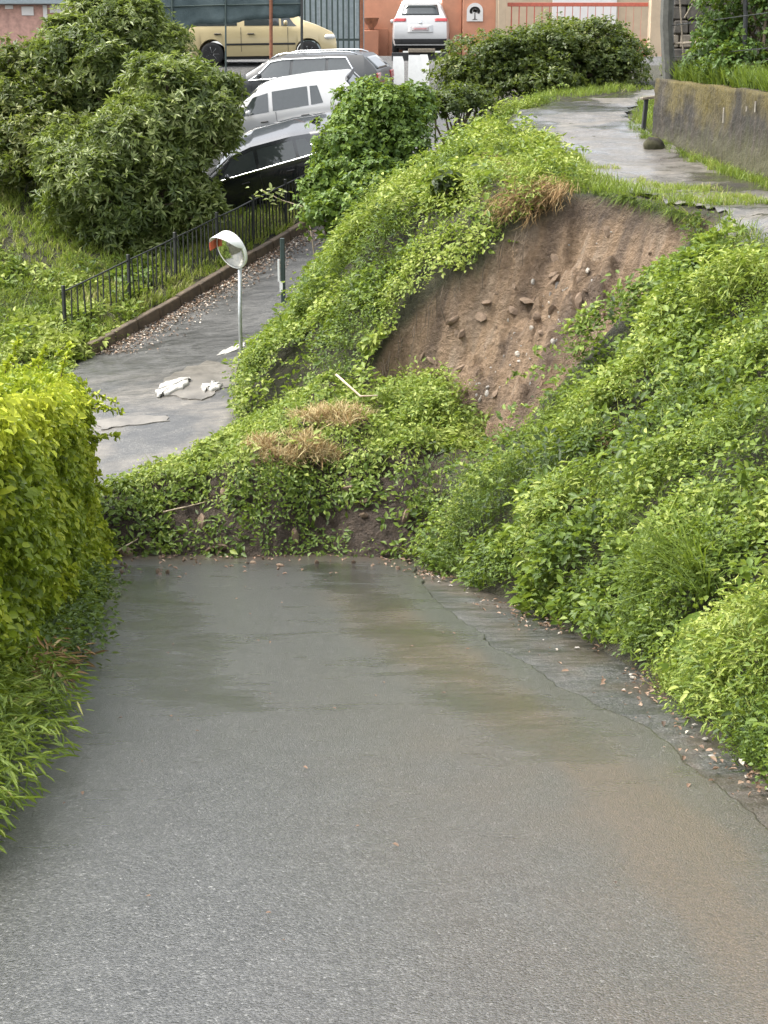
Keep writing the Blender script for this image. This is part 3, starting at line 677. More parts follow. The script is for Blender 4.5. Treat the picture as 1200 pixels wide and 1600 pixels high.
# ------------------------------------------------------------------ greenery of the banks
def veg(name, label, x0, x1, y0, y1, dens, mask, tintf, hi=False, Lk=1.0, mat='leaf_bank', grassk=0.25, hk=1.0, cell=0.85):
    """undergrowth in clumps: each jittered cell is one clump with its own species, height and tint"""
    lv = Leaves(); X, Y, N = scatter(Hgt, x0, x1, y0, y1, dens)
    k = mask(X, Y); X, Y, N = X[k], Y[k], N[k]; P = np.stack([X, Y, Hgt(X, Y)], 1)
    wx = X + 0.25 * (fbm(X * 2, Y * 2, 301) - .5); wy = Y + 0.25 * (fbm(X * 2, Y * 2, 303) - .5)
    d, ox, oy, r1, r2 = worley(wx, wy, cell, 311)
    dome = np.sqrt(np.clip(1 - (d / (0.60 * cell)) ** 2, 0, 1)); amp = hk * (0.08 + 0.52 * r1 ** 1.6) * (.75 + .5 * fbm(X * 3, Y * 3, 305)) * (0.35 + 0.65 * sst(0.15, 0.9, smooth_lin(ZU, Y, .8) - P[:, 2]))
    foot = sst(0.0, 0.5, pl_sdf(FOOT, X, Y))
    P = P + N * (amp * dome * (0.25 + 0.75 * foot))[:, None] * 0.8
    N = nrm(N + np.stack([ox, oy, 0 * ox], 1) / cell * 1.1)
    d2, _, _, q1, q2 = worley(X, Y, 0.33, 331)
    tint = tintf(X, Y, P) + 0.58 * (r2 - 0.5) + 0.34 * (q1 - .5) + 0.3 * (fbm(X * .6, Y * .6, 91) - .5) + 0.10 * (dome - .6)
    hgt = hk * (0.10 + 0.16 * q2); gap = (dome < 0.32) & (rng.random(len(X)) < .72); sp = (r1 * 7.3 + r2 * 3.1) % 1.0
    a = (sp < .34) & ~gap; b = (sp >= .34) & (sp < .62) & ~gap; c = (sp >= .62) & (sp < .86) & ~gap; g = (sp >= .86) & ~gap
    plants(lv, P[a], N[a], 14, hgt[a], 0.15, 0.082 * Lk * (.6 + .9 * q1[a]), 0.55, tint[a], hi)
    plants(lv, P[b], N[b], 18, hgt[b], 0.15, 0.050 * Lk * (.65 + .8 * q1[b]), 0.75, tint[b] + 0.05, hi)
    plants(lv, P[c], N[c], 18, hgt[c] * 1.4, 0.16, 0.080 * Lk * (.6 + .9 * r2[c]), 0.30, tint[c] - 0.03, hi)
    plants(lv, P[g], N[g], 10, hgt[g], 0.14, 0.120 * Lk * (.6 + .8 * q1[g]), 0.62, tint[g], hi)
    q = rng.random(len(X)) < grassk * sst(0.4, 0.65, fbm(X * 0.7, Y * 0.7 + 30, 97)) + 0.06
    tufts(lv, P[q], N[q], 9, 0.34 * Lk, 0.009, tint[q] + 0.10)
    s = rng.random(len(X)) < 0.03 * sst(.45, .6, fbm(X * .8 + 7, Y * .8, 99)); tufts(lv, P[s], N[s], 6, 0.5 * Lk, 0.008, 0.98)
    # a few taller, larger-leaved plants and arching bramble runners break the carpet
    w = rng.random(len(X)) < 0.035; plants(lv, P[w], N[w], 16, 0.42 * hk, 0.18, 0.115 * Lk, 0.5, tint[w] - .05 + rng.normal(0, .15, w.sum()), True)
    w = np.nonzero((rng.random(len(X)) < 0.010) & (pl_sdf(FOOT, X, Y) > 0.7))[0]; nr = len(w)
    if nr:
        az = rng.random(nr) * 6.283; R = np.stack([np.cos(az), np.sin(az), 0 * az], 1); Lr = rng.uniform(.5, 1.1, nr) * hk; q = np.linspace(0, 1, 15)
        pts = P[w][:, None] + N[w][:, None] * (np.sin(q * 2.4)[None, :, None] * .42 * Lr[:, None, None]) + R[:, None] * (q[None, :, None] * .7 * Lr[:, None, None])
        seg = (pts[:, 1:] - pts[:, :-1]).reshape(-1, 3); lv.blade(pts[:, :-1].reshape(-1, 3), seg, np.linalg.norm(seg, axis=1) * 1.15, .009, .22, 0.0)
        pp = np.repeat(pts[:, 2:].reshape(-1, 3), 2, 0); m = len(pp); lv.leaf(pp, rng.normal(0, 1, (m, 3)) + np.array([0, 0, .2]), rng.normal(0, .4, (m, 3)) + np.array([-.2, -.3, 1]), rng.uniform(.05, .09, m), .045, rng.normal(.62, .16, m))
    o = lv.build(name, M[mat]); tag(o, label, None, None, 'stuff'); return o, lv.tris()

def not_scar(X, Y, m=-0.02):
    s = np.full(X.shape, -9.0); q = (X > -4) & (X < 8) & (Y > 13) & (Y < 26)
    if q.any(): s[q] = scar_in(X[q], Y[q])
    return s < m
def maskR(X, Y):
    d = pl_sdf(FOOT, X, Y); e = -0.10 + 0.34 * fbm(X * 1.6, Y * 1.6, 101)
    left_of_scar = pl_sdf([(-1.0, 17.2), (3.0, 20.6), (6, 23)], X, Y) < 0
    return (d > e) & not_scar(X, Y, -0.06 - 0.30 * fbm(X * 2.5, Y * 2.5, 103) ** 1.5) & (on_path(X, Y) < -0.05) & ~left_of_scar & (Hgt(X, Y) > mound(X, Y) - 0.1)
def maskN(X, Y):
    d = pl_sdf(FOOT, X, Y)
    left_of_scar = pl_sdf([(-1.0, 17.2), (3.0, 20.6), (6, 23)], X, Y) < 0
    return (d > 0.02) & not_scar(X, Y) & (on_path(X, Y) < -0.05) & left_of_scar & (Hgt(X, Y) > mound(X, Y) - 0.1)
tR = lambda X, Y, P: 0.50 + 0.10 * sst(2, 4.5, X) - 0.06 * sst(9, 14, Y)
print('tris right far', veg('bank_undergrowth', 'dense leafy undergrowth on the steep bank beside the road', 0.2, 7.5, 11.0, 18.5, 320, maskR, tR, False, 0.74, grassk=.5)[1])
print('tris right near', veg('bank_undergrowth_near', 'leafy weeds spilling over the road edge at the lower bank', 1.5, 4.5, 5.6, 11.0, 660, maskR, tR, False, 0.54, grassk=.6, hk=.75)[1])
tN = lambda X, Y, P: 0.60 + 0.12 * sst(-2, 0.5, P[:, 2])
print('tris nose', veg('nose_undergrowth', 'bright green weeds and nettles covering the bank left of the slide', -2.7, 4.2, 17.0, 31.5, 220, maskN, tN, False, 0.9)[1])

# grass on the crown of the bank and along the path
def grass(name, label, x0, x1, y0, y1, dens, mask, L, tint, nb=9, W=0.010, mat='grass'):
    lv = Leaves(); X, Y, N = scatter(Hgt, x0, x1, y0, y1, dens); k = mask(X, Y); X, Y, N = X[k], Y[k], N[k]
    P = np.stack([X, Y, Hgt(X, Y) + 0.02], 1); tufts(lv, P, N, nb, L * (0.6 + 0.8 * fbm(X * 1.2, Y * 1.2, 111)), W, tint + 0.5 * (fbm(X * 0.8, Y * 0.8, 113) - 0.5))
    o = lv.build(name, M[mat]); tag(o, label, None, None, 'stuff'); print('tris', name, lv.tris()); return o
grass('path_verge_grass', 'pale green grass along the upper path edge', 0.8, 6.5, 14.5, 33.5, 170,
      lambda X, Y: (on_path(X, Y) < np.where(Y > 23.5, 0.0, 0.30)) & (on_path(X, Y) > -1.0) & (pl_sdf(FOOT, X, Y) > 2.2) & not_scar(X, Y, -0.12), 0.20, 0.70)
STRIP = [tuple(march(x, y, Hgt, 13)[:2]) for x, y in ((985, 292), (1040, 300), (1110, 312), (1180, 318), (1260, 326))]
STRIP2 = [tuple(march(x, y, Hgt, 13)[:2]) for x, y in ((800, 240), (850, 235), (870, 262), (920, 268))]
grass('path_grass_strip', 'low yellow green grass growing on the upper path', 1.5, 6.5, 14.5, 28, 420,
      lambda X, Y: (np.minimum(np.abs(pl_sdf(STRIP, X, Y)), np.abs(pl_sdf(STRIP2, X, Y))) + 0.9 * (fbm(X * 2, Y * 2, 115) - 0.5) < 0.42) & not_scar(X, Y, -0.12), 0.10, 0.82, 8)

# the lawn behind the iron fence
grass('lawn', 'rough grass slope behind the iron fence', -10.5, -1.5, 23.5, 35.0, 130,
      lambda X, Y: (dkerb(X, Y) > 0.12) & (-pl_sdf(LEFT, X, Y) > 0.1), 0.24, 0.80, 9, 0.016)

veg('lawn_weeds', 'leafy weeds in front of the fence end behind the hedge', -10.5, -4.6, 23.6, 31.0, 150,
    lambda X, Y: (((-pl_sdf(LEFT, X, Y)) > 0.05) & (dkerb(X, Y) < 0.3)) | ((dkerb(X, Y) > 0.3) & ((fbm(X * .9, Y * .9, 117) > .56) | ((Y < 27.3) & (-pl_sdf(LEFT, X, Y) > 0.1)))), lambda X, Y, P: 0.62 + 0 * X, False, 1.2, hk=0.7)
# straw coloured turf hanging over the lip of the slide
def straw_clump(label, spots, nb=26, L=0.34):
    lv = Leaves()
    for u_, v_, su, sv_, n in spots:
        uu = rng.normal(u_, su, n); vv = rng.normal(v_, sv_, n); P = np.array([march(a, b, Hgt, 14, 30) for a, b in zip(uu, vv)])
        i = np.repeat(np.arange(n), nb); m = len(i); D = nrm(np.array([-0.45, -0.55, -0.45]) + rng.normal(0, 0.45, (m, 3)))
        lv.blade(P[i] + rng.normal(0, 0.05, (m, 3)) + np.array([-.03, -.06, 0.13]), D, L * rng.uniform(.4, 1.2, m), 0.008, rng.normal(0.45, 0.22, m), rng.uniform(0.2, 1.0, m))
    return tag(lv.build('dry_grass_clump', M['straw']), label, 'dry grass', None, 'stuff')
straw_clump('orange brown dead grass hanging over the lip of the slide', [(825, 316, 30, 9, 60), (800, 330, 14, 10, 22), (862, 304, 14, 8, 22)], 22, 0.26)
straw_clump('small orange patch of dead grass higher on the grassy crown', [(770, 268, 14, 7, 22), (815, 285, 16, 5, 14)], 16, 0.22)
straw_clump('rusty brown dead bracken amid the green bank', [(962, 722, 14, 20, 20)], 16, 0.26)

# rough roots along the torn left flank
rt = MB()
for k in range(32):
    q = random.random(); u_ = 850 - 265 * q + random.gauss(0, 7); v_ = 345 + 235 * q ** 1.25 + random.gauss(0, 7)
    p = march(u_, v_, Hgt, 14, 26) + np.array([-0.02, -0.08, 0.05]); l = random.uniform(0.15, 0.5)
    d = np.array([random.gauss(-0.1, 0.15), random.gauss(-0.25, 0.12), -1.0]) * l
    rt.tube([p, p + d * .5 + rng.normal(0, .03, 3), p + d], [0.007, 0.006, 0.003], 5)
tag(rt.build('torn_roots', M['bark']), 'thin torn roots dangling along the flank of the slide', 'roots', None, 'stuff')

# a slipped tuft of weeds below the bare face
lv = Leaves(); P = np.array([march(a, b_, Htop, 14, 26) for a, b_ in zip(rng.normal(655, 30, 130), rng.normal(655, 24, 130))])
plants(lv, P, np.tile(np.array([-.4, -.4, .8]), (130, 1)), 22, 0.38, 0.17, 0.07, 0.5, 0.72); tufts(lv, P[:80], np.tile(np.array([-.2, -.3, 1.]), (80, 1)), 12, .5, .010, .8)
tag(lv.build('slipped_weeds', M['leaf_bank']), 'bright tuft of weeds that slid down below the bare earth face', 'weeds', None, 'stuff')
# turf fringe hanging over the lip of the slide
lv = Leaves(); LIP = [(880, 300), (905, 303), (960, 311), (1030, 329), (1098, 352)]
uu = rng.uniform(882, 1098, 150); vv = np.interp(uu, [p[0] for p in LIP], [p[1] for p in LIP]) - rng.uniform(1, 6, 150)
P = np.array([march(a, b_, Hgt, 14, 30) for a, b_ in zip(uu, vv)]); i = np.repeat(np.arange(150), 10)
lv.blade(P[i] + np.array([0, -.03, .05]), np.array([-.4, -.6, -.25]) + rng.normal(0, .45, (len(i), 3)), rng.uniform(.08, .26, len(i)), .009, rng.normal(.45, .25, len(i)), rng.uniform(.2, 1, len(i)))
tag(lv.build('lip_turf_fringe', M['grass']), 'ragged turf hanging over the upper lip of the slide', None, None, 'stuff')
# clods of earth that slid
clod = [m_.copy() for m_ in smeshes[3:]]
for m_ in clod:
    m_.materials.clear(); m_.materials.append(M['clod'])
for k in range(130):
    if k < 80:
        q = random.random(); u_ = 890 - 260 * q + random.gauss(0, 60); v_ = 400 + 250 * q + random.gauss(0, 45); p = march(u_, v_, Hgt, 14, 26)
        if float(scar_in(p[0:1], p[1:2])[0]) < 0.12: continue
        par = ground; s_ = random.uniform(.03, .10)
    else:
        x_, y_ = random.uniform(-3.3, .3), random.uniform(15.5, 17.0) if k < 110 else random.uniform(14.9, 16.2); p = np.array([x_, y_, max(float(mound(np.array([x_]), np.array([y_]))[0]), float(zroad(x_, y_)) + .04)]); par = None; s_ = random.uniform(.04, .11) if y_ > 16.3 else random.uniform(.012, .035)
    o = bpy.data.objects.new('clod', random.choice(clod)); C.objects.link(o); o.location = p; o.scale = (s_ * random.uniform(1, 1.6), s_, s_ * .8); o.rotation_euler = [random.uniform(0, 6.28) for _ in range(3)]
    if par is not None: o.parent = par
    else: child(o, debris)

# ------------------------------------------------------------------ hedge, shrubs, trees
def hedge_face(Y): return lin([(4, -2.4), (8, -2.36), (9, -2.38), (12.2, -2.72), (15.2, -3.22), (16.6, -3.5), (17.2, -3.95)], Y)
def hedge_top(Y): return lin([(4, -1.0), (8, -1.52), (12, -2.15), (15.5, -2.66), (17.2, -2.85)], Y)
hedge = tag(empty('hedge', (-3.6, 12, -4.3)), 'tall clipped hedge with yellow young shoots at the left road edge', 'hedge')
lv = Leaves(); HLEN = (5.6, 17.0)
def hb(a, b, s): return 0.26 * (fbm(a * 1.5, b * 1.5, s) - 0.5) + 0.26 * (fbm(a * 5, b * 5, s + 2) - 0.5)
n = 52000; Y = rng.uniform(*HLEN, n); zt = hedge_top(Y); zb = zroad(hedge_face(Y), Y) + 0.02; t = rng.random(n)
Z = zb + (zt - zb) * t; bulge = hb(Y, Z, 121); wdh, _, _, h1, h2 = worley(Y, Z, .34, 501); bulge = bulge + (.20 * np.sqrt(np.clip(1 - (wdh / .26) ** 2, 0, 1)) - .10) * (.3 + h1)
X = hedge_face(Y) + bulge + 0.12 * sst(0.35, 0.0, t) - 0.10 * sst(0.92, 1.0, t) - rng.exponential(0.10, n)
D = np.stack([0.55 + rng.normal(0, .5, n), rng.normal(0, .6, n) - .15, -0.55 + rng.normal(0, .45, n)], 1)
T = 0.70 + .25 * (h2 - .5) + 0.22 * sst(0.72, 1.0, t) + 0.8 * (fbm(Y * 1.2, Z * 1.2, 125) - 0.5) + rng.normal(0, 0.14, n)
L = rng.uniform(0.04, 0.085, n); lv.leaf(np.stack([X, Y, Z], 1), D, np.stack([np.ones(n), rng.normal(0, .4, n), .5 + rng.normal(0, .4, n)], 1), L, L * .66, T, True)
n = 42000; Y = rng.uniform(7, 17.3, n); w = rng.random(n) ** 1.1; X0 = hedge_face(Y) - 0.02 - 3.0 * w
Z = hedge_top(Y) + 0.22 * w + 0.5 * (fbm(X0 * 1.2, Y * 1.2, 127) - 0.5) + 0.18 * (fbm(X0 * 4, Y * 4, 128) - 0.5) - rng.exponential(0.07, n) - 0.30 * sst(0.08, 0, w)
D = np.stack([rng.normal(0.2, .6, n), rng.normal(-.1, .6, n), 0.35 + rng.normal(0, .5, n)], 1)
L = rng.uniform(0.04, 0.08, n); lv.leaf(np.stack([X0, Y, Z], 1), D, np.stack([rng.normal(0, .5, n), rng.normal(0, .5, n), np.ones(n)], 1), L, L * .62, 0.76 + 0.4 * (fbm(X0 * 1.4, Y * 1.4, 129) - 0.5) + rng.normal(0, .13, n), True)
n = 9000; X0 = rng.uniform(-6.2, -3.6, n); t = rng.random(n); Yf = 17.1 + hb(X0, t * 2, 131); Z = -4.9 + t * 1.9       # far end
L = rng.uniform(0.04, 0.08, n); lv.leaf(np.stack([X0, Yf - rng.exponential(.08, n), Z], 1), rng.normal(0, .6, (n, 3)) + np.array([0, .5, -.2]), np.tile(np.array([0, 1., .4]), (n, 1)), L, L * .62, 0.45 + rng.normal(0, .15, n))
# long shoots sticking out of the top and the side
sh = []
for px1, py1, Yd, du, dv in ((120, 610, 15.2, 60, 20), (135, 640, 15.6, 55, 5), (95, 590, 15.8, 15, -45), (140, 690, 15.4, 45, -8), (60, 575, 15.5, 10, -30), (20, 570, 15.0, 8, -35), (110, 660, 15.0, 45, -30), (150, 850, 15.6, 35, 22), (140, 760, 14.6, 30, 10), (40, 590, 14.0, 20, -25), (5, 600, 13.0, 12, -40), (85, 560, 16.0, 25, -20)):
    A = at(px1, py1, Yd); B = at(px1 + du, py1 + dv, Yd + random.uniform(-.2, .2)); m_ = (A + B) / 2 + np.array([0, 0, .05])
    sh.append(MB().tube([A, m_, B], [.006, .005, .003], 5))
    q = np.linspace(0.1, 1, 13)[:, None]; pts = A * (1 - q) ** 2 + 2 * m_ * q * (1 - q) + B * q ** 2; pts = np.repeat(pts, 3, 0)
    L = rng.uniform(.045, .08, len(pts)); lv.leaf(pts, nrm(B - A)[None] * .5 + rng.normal(0, .6, pts.shape), np.tile(np.array([0, -.3, 1.]), (len(pts), 1)) + rng.normal(0, .4, pts.shape), L, L * .6, rng.uniform(.7, 1, len(pts)), True)
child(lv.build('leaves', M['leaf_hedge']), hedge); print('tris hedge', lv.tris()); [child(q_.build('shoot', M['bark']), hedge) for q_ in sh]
for k in range(34):
    st = MB()
    y_ = random.uniform(5.8, 15.4); x_ = hedge_face(y_) - random.uniform(.35, .9); zb = float(zroad(x_, y_)) - .05
    st.tube([(x_, y_, zb), (x_ + random.gauss(0, .1), y_ + random.gauss(0, .15), zb + .8), (x_ + random.gauss(0, .2), y_ + random.gauss(0, .3), float(hedge_top(y_)) - .25)], [.025, .018, .008], 6)
    child(st.build('stem', M['bark']), hedge)

def weeds(name, label, cat, spots, mat, nl, h, spread, L, asp, tint, f=zroad, hi=True, group=None, elev=(-.3, .5), up=.6, N0=(0, 0, 1)):
    lv = Leaves(); P = np.array(spots); plants(lv, P, np.tile(np.array(N0, float), (len(P), 1)), nl, h, spread, L, asp, tint, hi, up, elev)
    o = lv.build(name, M[mat]); tag(o, label, cat, group); return o
def road_spots(n, poly):
    out = []; xs_ = [p[0] for p in poly]; ys_ = [p[1] for p in poly]
    while len(out) < n:
        a, b = random.uniform(min(xs_), max(xs_)), random.uniform(min(ys_), max(ys_))
        if poly_sdf(poly, np.array([a]), np.array([b]))[0] > 0: out.append((a, b, float(zroad(a, b)) + 0.02))
    return out
# feathery weeds at the foot of the hedge
fw = road_spots(210, [(-1.66, 5.2), (-1.62, 6.0), (-1.72, 7.0), (-1.95, 8.2), (-2.6, 8.6), (-2.7, 5.0)])
o = weeds('roadside_weeds', 'feathery arching weeds below the hedge at the near road edge', 'weeds', fw, 'grass', 46, 0.40, 0.20, 0.085, 0.15, 0.55, elev=(-.6, .4)); o['kind'] = 'stuff'
fw2 = road_spots(150, [(-2.02, 8.5), (-2.0, 9.6), (-2.2, 11.2), (-2.5, 13.0), (-2.9, 13.2), (-2.7, 10.5), (-2.4, 8.5)])
o = weeds('roadside_weeds', 'low grey green weeds at the foot of the clipped hedge', 'weeds', fw2, 'leaf_bank', 26, 0.34, 0.20, 0.055, 0.5, 0.30); o['kind'] = 'stuff'
dw = [(-2.0 + random.gauss(0, .12), 8.5 + random.gauss(0, .15), -3.35) for _ in range(10)]
o = weeds('dead_fern', 'dead brown fern frond drooping from the hedge foot', 'fern', dw, 'straw', 16, 0.25, 0.16, 0.12, 0.14, 0.3, elev=(-.6, .3)); o['kind'] = 'stuff'

def tree(name, label, cat, base, lobes, mat, leafL, asp, nros, nleaf, group=None, trunk_r=0.10, hi=False, tint=0.45, elev=(-.1, .7), inner=0.35, tgrow=0.2):
    """shrub or small tree: trunk and limbs to each lobe, rosettes of leaves spread through the lobes' shells"""
    root = tag(empty(name, base), label, cat, group); lv = Leaves(); tb = MB()
    b = np.array(base, float); main = list(lobes)
    for (x, y, z, rx, ry, rz) in main:                 # side tufts that break the outline
        for q in range(4):
            dd = nrm(rng.normal(0, 1, 3)); dd[2] = abs(dd[2]) * .9 - .15; k_ = rng.uniform(.28, .55); lobes = lobes + [(x + dd[0] * rx * .95, y + dd[1] * ry * .95, z + dd[2] * rz * .95, rx * k_, ry * k_, rz * k_)] if len(main) > 1 else lobes
    vol = np.array([l[3] * l[4] + l[4] * l[5] + l[3] * l[5] for l in lobes]); vol = vol / vol.sum()
    top = max(l[2] + l[5] for l in lobes)
    for li, ((x, y, z, rx, ry, rz), w) in enumerate(zip(lobes, vol)):
        n = int(nros * w); d = nrm(rng.normal(0, 1, (n, 3))); d[:, 2] = np.where((d[:, 2] < -.55) & (rng.random(n) < .6), -d[:, 2], d[:, 2])
        az = np.arctan2(d[:, 1], d[:, 0]); bump = 1 + 0.30 * (fbm(az * 1.6 + x * 3, d[:, 2] * 2.2 + z, 141) - 0.5) * 2 * 0.6 + 0.10 * rng.normal(0, 1, n) * .6
        wd, _, _, wr1, wr2 = worley(az * 1.3 + x, d[:, 2] * 1.3 + z, .55, 401)      # branch tufts that stick out, gaps between
        bump = bump * (0.80 + 0.42 * np.sqrt(np.clip(1 - (wd / .42) ** 2, 0, 1)) * (0.4 + wr1)); gapk = (wd > .34) & (rng.random(n) < .5)
        rad = np.where(gapk | (rng.random(n) < inner), rng.uniform(.45, .92, n), 1 - rng.exponential(.05, n)) * bump
        P = np.array([x, y, z]) + d * np.array([rx, ry, rz]) * rad[:, None]
        dirs = nrm(d * np.array([1 / rx, 1 / ry, 1 / rz]) * min(rx, ry, rz) * .8 + np.array([0, 0, .45]) + rng.normal(0, .3, (n, 3)))
        i = np.repeat(np.arange(n), nleaf); m = len(i); a_ = rng.random(m) * 6.283
        A = nrm(np.cross(dirs, np.array([.3, .5, .2]))); B = np.cross(dirs, A)
        R = A[i] * np.cos(a_)[:, None] + B[i] * np.sin(a_)[:, None]; e = rng.uniform(elev[0], elev[1], m)
        D = R * np.cos(e)[:, None] + dirs[i] * np.sin(e)[:, None]
        L = leafL * rng.uniform(.65, 1.2, m); cl = fbm(P[:, 0] * 1.6 + P[:, 1], P[:, 2] * 1.6, 143)
        T = tint + 0.5 * (cl[i] - .5) + (.30 * (wr2 - .5))[i] + rng.normal(0, .13, m) + tgrow * (e > elev[1] * .7) * (rng.random(m) < .5)
        lv.leaf(P[i] + dirs[i] * rng.uniform(-.04, .04, m)[:, None] + R * .01, D, dirs[i] + rng.normal(0, .25, (m, 3)), L, L * asp, T, hi, .12, .18)
        c = np.array([x, y, z]); mid = b * .45 + c * .55 + rng.normal(0, .12, 3); mid[2] = min(mid[2], c[2])
        tb.tube([b - np.array([0, 0, .15]), b * .8 + mid * .2 + np.array([0, 0, .1]), mid, c, c + np.array([0, 0, rz * .5])], [trunk_r, trunk_r * .8, trunk_r * .5, trunk_r * .3, trunk_r * .1], 7)
        for q in range(7 if li < len(main) else 2):
            dd = nrm(rng.normal(0, 1, 3)) * np.array([rx, ry, rz]) * .85; tb.tube([c, c + dd * .5 + rng.normal(0, .06, 3), c + dd], [trunk_r * .22, trunk_r * .14, trunk_r * .05], 5)
    child(tb.build('trunk', M['bark'], None, True), root); child(lv.build('crown', M[mat]), root)
    print('tris', name, lv.tris()); return root
def lobe(px, py, Y, w, h, d=None):
    """ellipsoid whose outline is w x h photograph pixels at distance Y"""
    p = at(px, py, Y); k = Y / FPX; return (p[0], p[1], p[2], w * k / 2, (d or w) * k / 2 * .9, h * k / 2)
gz = lambda x, y: float(Hgt(np.array([x]), np.array([y]))[0])
def on_ground(px, Y):
    x = (px - 600) / FPX * Y; return (x, Y, gz(x, Y))

tree('evergreen_shrub', 'big evergreen shrub with pale leaf rosettes behind the iron fence, in front of the cars', 'shrub', on_ground(235, 31.6),
     [lobe(305, 185, 31.6, 105, 105), lobe(205, 230, 31.2, 140, 120), lobe(255, 200, 31.4, 90, 90), lobe(330, 215, 31.8, 80, 90), lobe(150, 290, 30.8, 140, 110), lobe(235, 320, 31.2, 150, 110), lobe(265, 135, 32.2, 130, 80), lobe(115, 250, 31.5, 100, 100), lobe(340, 150, 31.9, 60, 55), lobe(175, 365, 30.9, 110, 80), lobe(250, 385, 31.0, 70, 50), lobe(110, 320, 31.0, 80, 80), lobe(275, 265, 31.3, 90, 85)],
     'leaf_tree', 0.175, 0.28, 8600, 8, trunk_r=.12, tint=.62)
tree('evergreen_shrub', 'taller darker evergreen shrub reaching the upper edge beside the shade net', 'shrub', on_ground(170, 34.8),
     [lobe(200, 70, 34.8, 130, 110), lobe(135, 110, 34.4, 140, 130), lobe(235, 110, 34.6, 90, 100), lobe(165, 25, 35.2, 120, 60), lobe(90, 170, 34.2, 110, 100), lobe(180, 160, 34.3, 130, 110), lobe(215, 25, 35.0, 70, 50), lobe(100, 60, 34.8, 70, 60)],
     'leaf_tree', 0.17, 0.28, 6200, 8, trunk_r=.11, tint=.58)
tree('evergreen_shrub', 'dull low evergreen shrub cut by the left picture edge above the lawn', 'shrub', on_ground(40, 33.6),
     [lobe(20, 180, 33.8, 150, 130), lobe(60, 225, 33.2, 160, 120), lobe(-40, 220, 33.4, 150, 150), lobe(30, 255, 32.8, 140, 70), lobe(20, 115, 34.4, 130, 90), lobe(75, 150, 34.0, 110, 90), lobe(-30, 150, 34.2, 120, 110)],
     'leaf_shrub', 0.14, 0.36, 4400, 8, trunk_r=.08, tint=.72)
# bushes on the nose of the bank
tree('bank_bush', 'broad bright green bush on the bank in front of the white hatchback', 'bush', on_ground(575, 28.2),
     [lobe(595, 190, 28.6, 130, 100), lobe(552, 245, 28.0, 110, 110), lobe(620, 235, 28.2, 105, 100), lobe(515, 295, 27.6, 75, 75), lobe(638, 170, 29.0, 75, 65), lobe(575, 285, 27.4, 100, 80), lobe(560, 195, 28.2, 70, 70), lobe(500, 335, 27.0, 60, 60), lobe(620, 295, 27.2, 100, 60), lobe(545, 325, 26.8, 80, 60)],
     'leaf_bush', 0.105, 0.62, 4700, 7, trunk_r=.06, tint=.62, elev=(-.5, .5))
tree('bank_bush', 'small low bush between the broad bank bush and the clipped shrubbery', 'bush', on_ground(712, 30.2),
     [lobe(720, 150, 30.6, 60, 32), lobe(695, 165, 30.0, 55, 35), lobe(745, 160, 30.4, 50, 28)],
     'leaf_shrub', 0.08, 0.6, 1100, 7, trunk_r=.04, tint=.42, elev=(-.5, .5))
tree('clipped_shrubbery', 'wide dome of dark glossy shrubbery behind the upper path in front of the red gate', 'shrub', on_ground(860, 34.6),
     [lobe(770, 112, 34.4, 150, 100), lobe(850, 98, 34.8, 160, 105), lobe(925, 95, 35.0, 140, 100), lobe(962, 115, 34.6, 85, 75), lobe(725, 128, 34.0, 85, 65), lobe(885, 66, 35.6, 110, 55), lobe(830, 128, 34.0, 140, 65)],
     'leaf_shrub', 0.10, 0.55, 7000, 7, trunk_r=.07, tint=.52, elev=(-.4, .6))
tree('dark_leaf_plant', 'small dark leaved plant standing out of the bright bank weeds', 'plant', tuple(march(697, 330, Hgt, 14, 32)),
     [(*(march(697, 322, Hgt, 14, 32) + np.array([0, -.05, .22])), .22, .2, .24)], 'leaf_shrub', 0.16, 0.45, 34, 6, trunk_r=.02, tint=.12, hi=True, elev=(-.6, .3))
# thin twig with a few leaves in front of the black car
tw = tag(empty('sapling', on_ground(470, 30.5)), 'thin pale twig with few leaves in front of the black car', 'sapling')
A = np.array(on_ground(500, 28.6)); pts = [A, at(480, 325, 28.8), at(438, 312, 29.0), at(408, 296, 29.0)]
child(MB().tube(pts, [.014, .011, .008, .004], 6).build('stem', M['twig'], None, True), tw)
lv = Leaves(); q = np.array([at(random.gauss(428, 16), random.gauss(303, 7), 29.0) for _ in range(34)])
lv.leaf(q, rng.normal(0, 1, q.shape) * np.array([1, .6, .5]), np.tile(np.array([0, -.5, 1.]), (len(q), 1)) + rng.normal(0, .4, q.shape), rng.uniform(.09, .17, len(q)), .06, rng.uniform(.7, 1, len(q)), True)
child(lv.build('leaves', M['leaf_tree']), tw)

# long grass tuft and broad dock leaves on the near bank
def bank_pt(px, py): return march(px, py, Hgt, 4, 30)
lv = Leaves(); P = np.array([bank_pt(random.gauss(1085, 26), random.gauss(905, 20)) for _ in range(22)]); i = np.repeat(np.arange(22), 16)
P = P - nrm(P) * .55; lv.blade(P[i], np.array([-.35, -.35, 1.0]) + rng.normal(0, .4, (len(i), 3)), rng.uniform(.35, .75, len(i)), .012, rng.normal(.5, .14, len(i)), rng.uniform(.5, 1.5, len(i)))
tag(lv.build('long_grass_tuft', M['grass']), 'tuft of long arching grass on the bank above the dock leaves', 'grass tuft')
def big_leaf(label, spots):
    lv = Leaves()
    for px, py, ang_, L in spots:
        p = bank_pt(px, py); p = p - nrm(p) * .66; d = np.array([math.cos(ang_), -.25, math.sin(ang_)])
        n_ = 1; lv.leaf(np.array([p]), np.array([d]), np.array([[-.1, -.75, .6]]), L, L * .42, .9, True, .10, .1)
    return tag(lv.build('dock_plant', M['leaf_bush']), label, 'dock leaves')
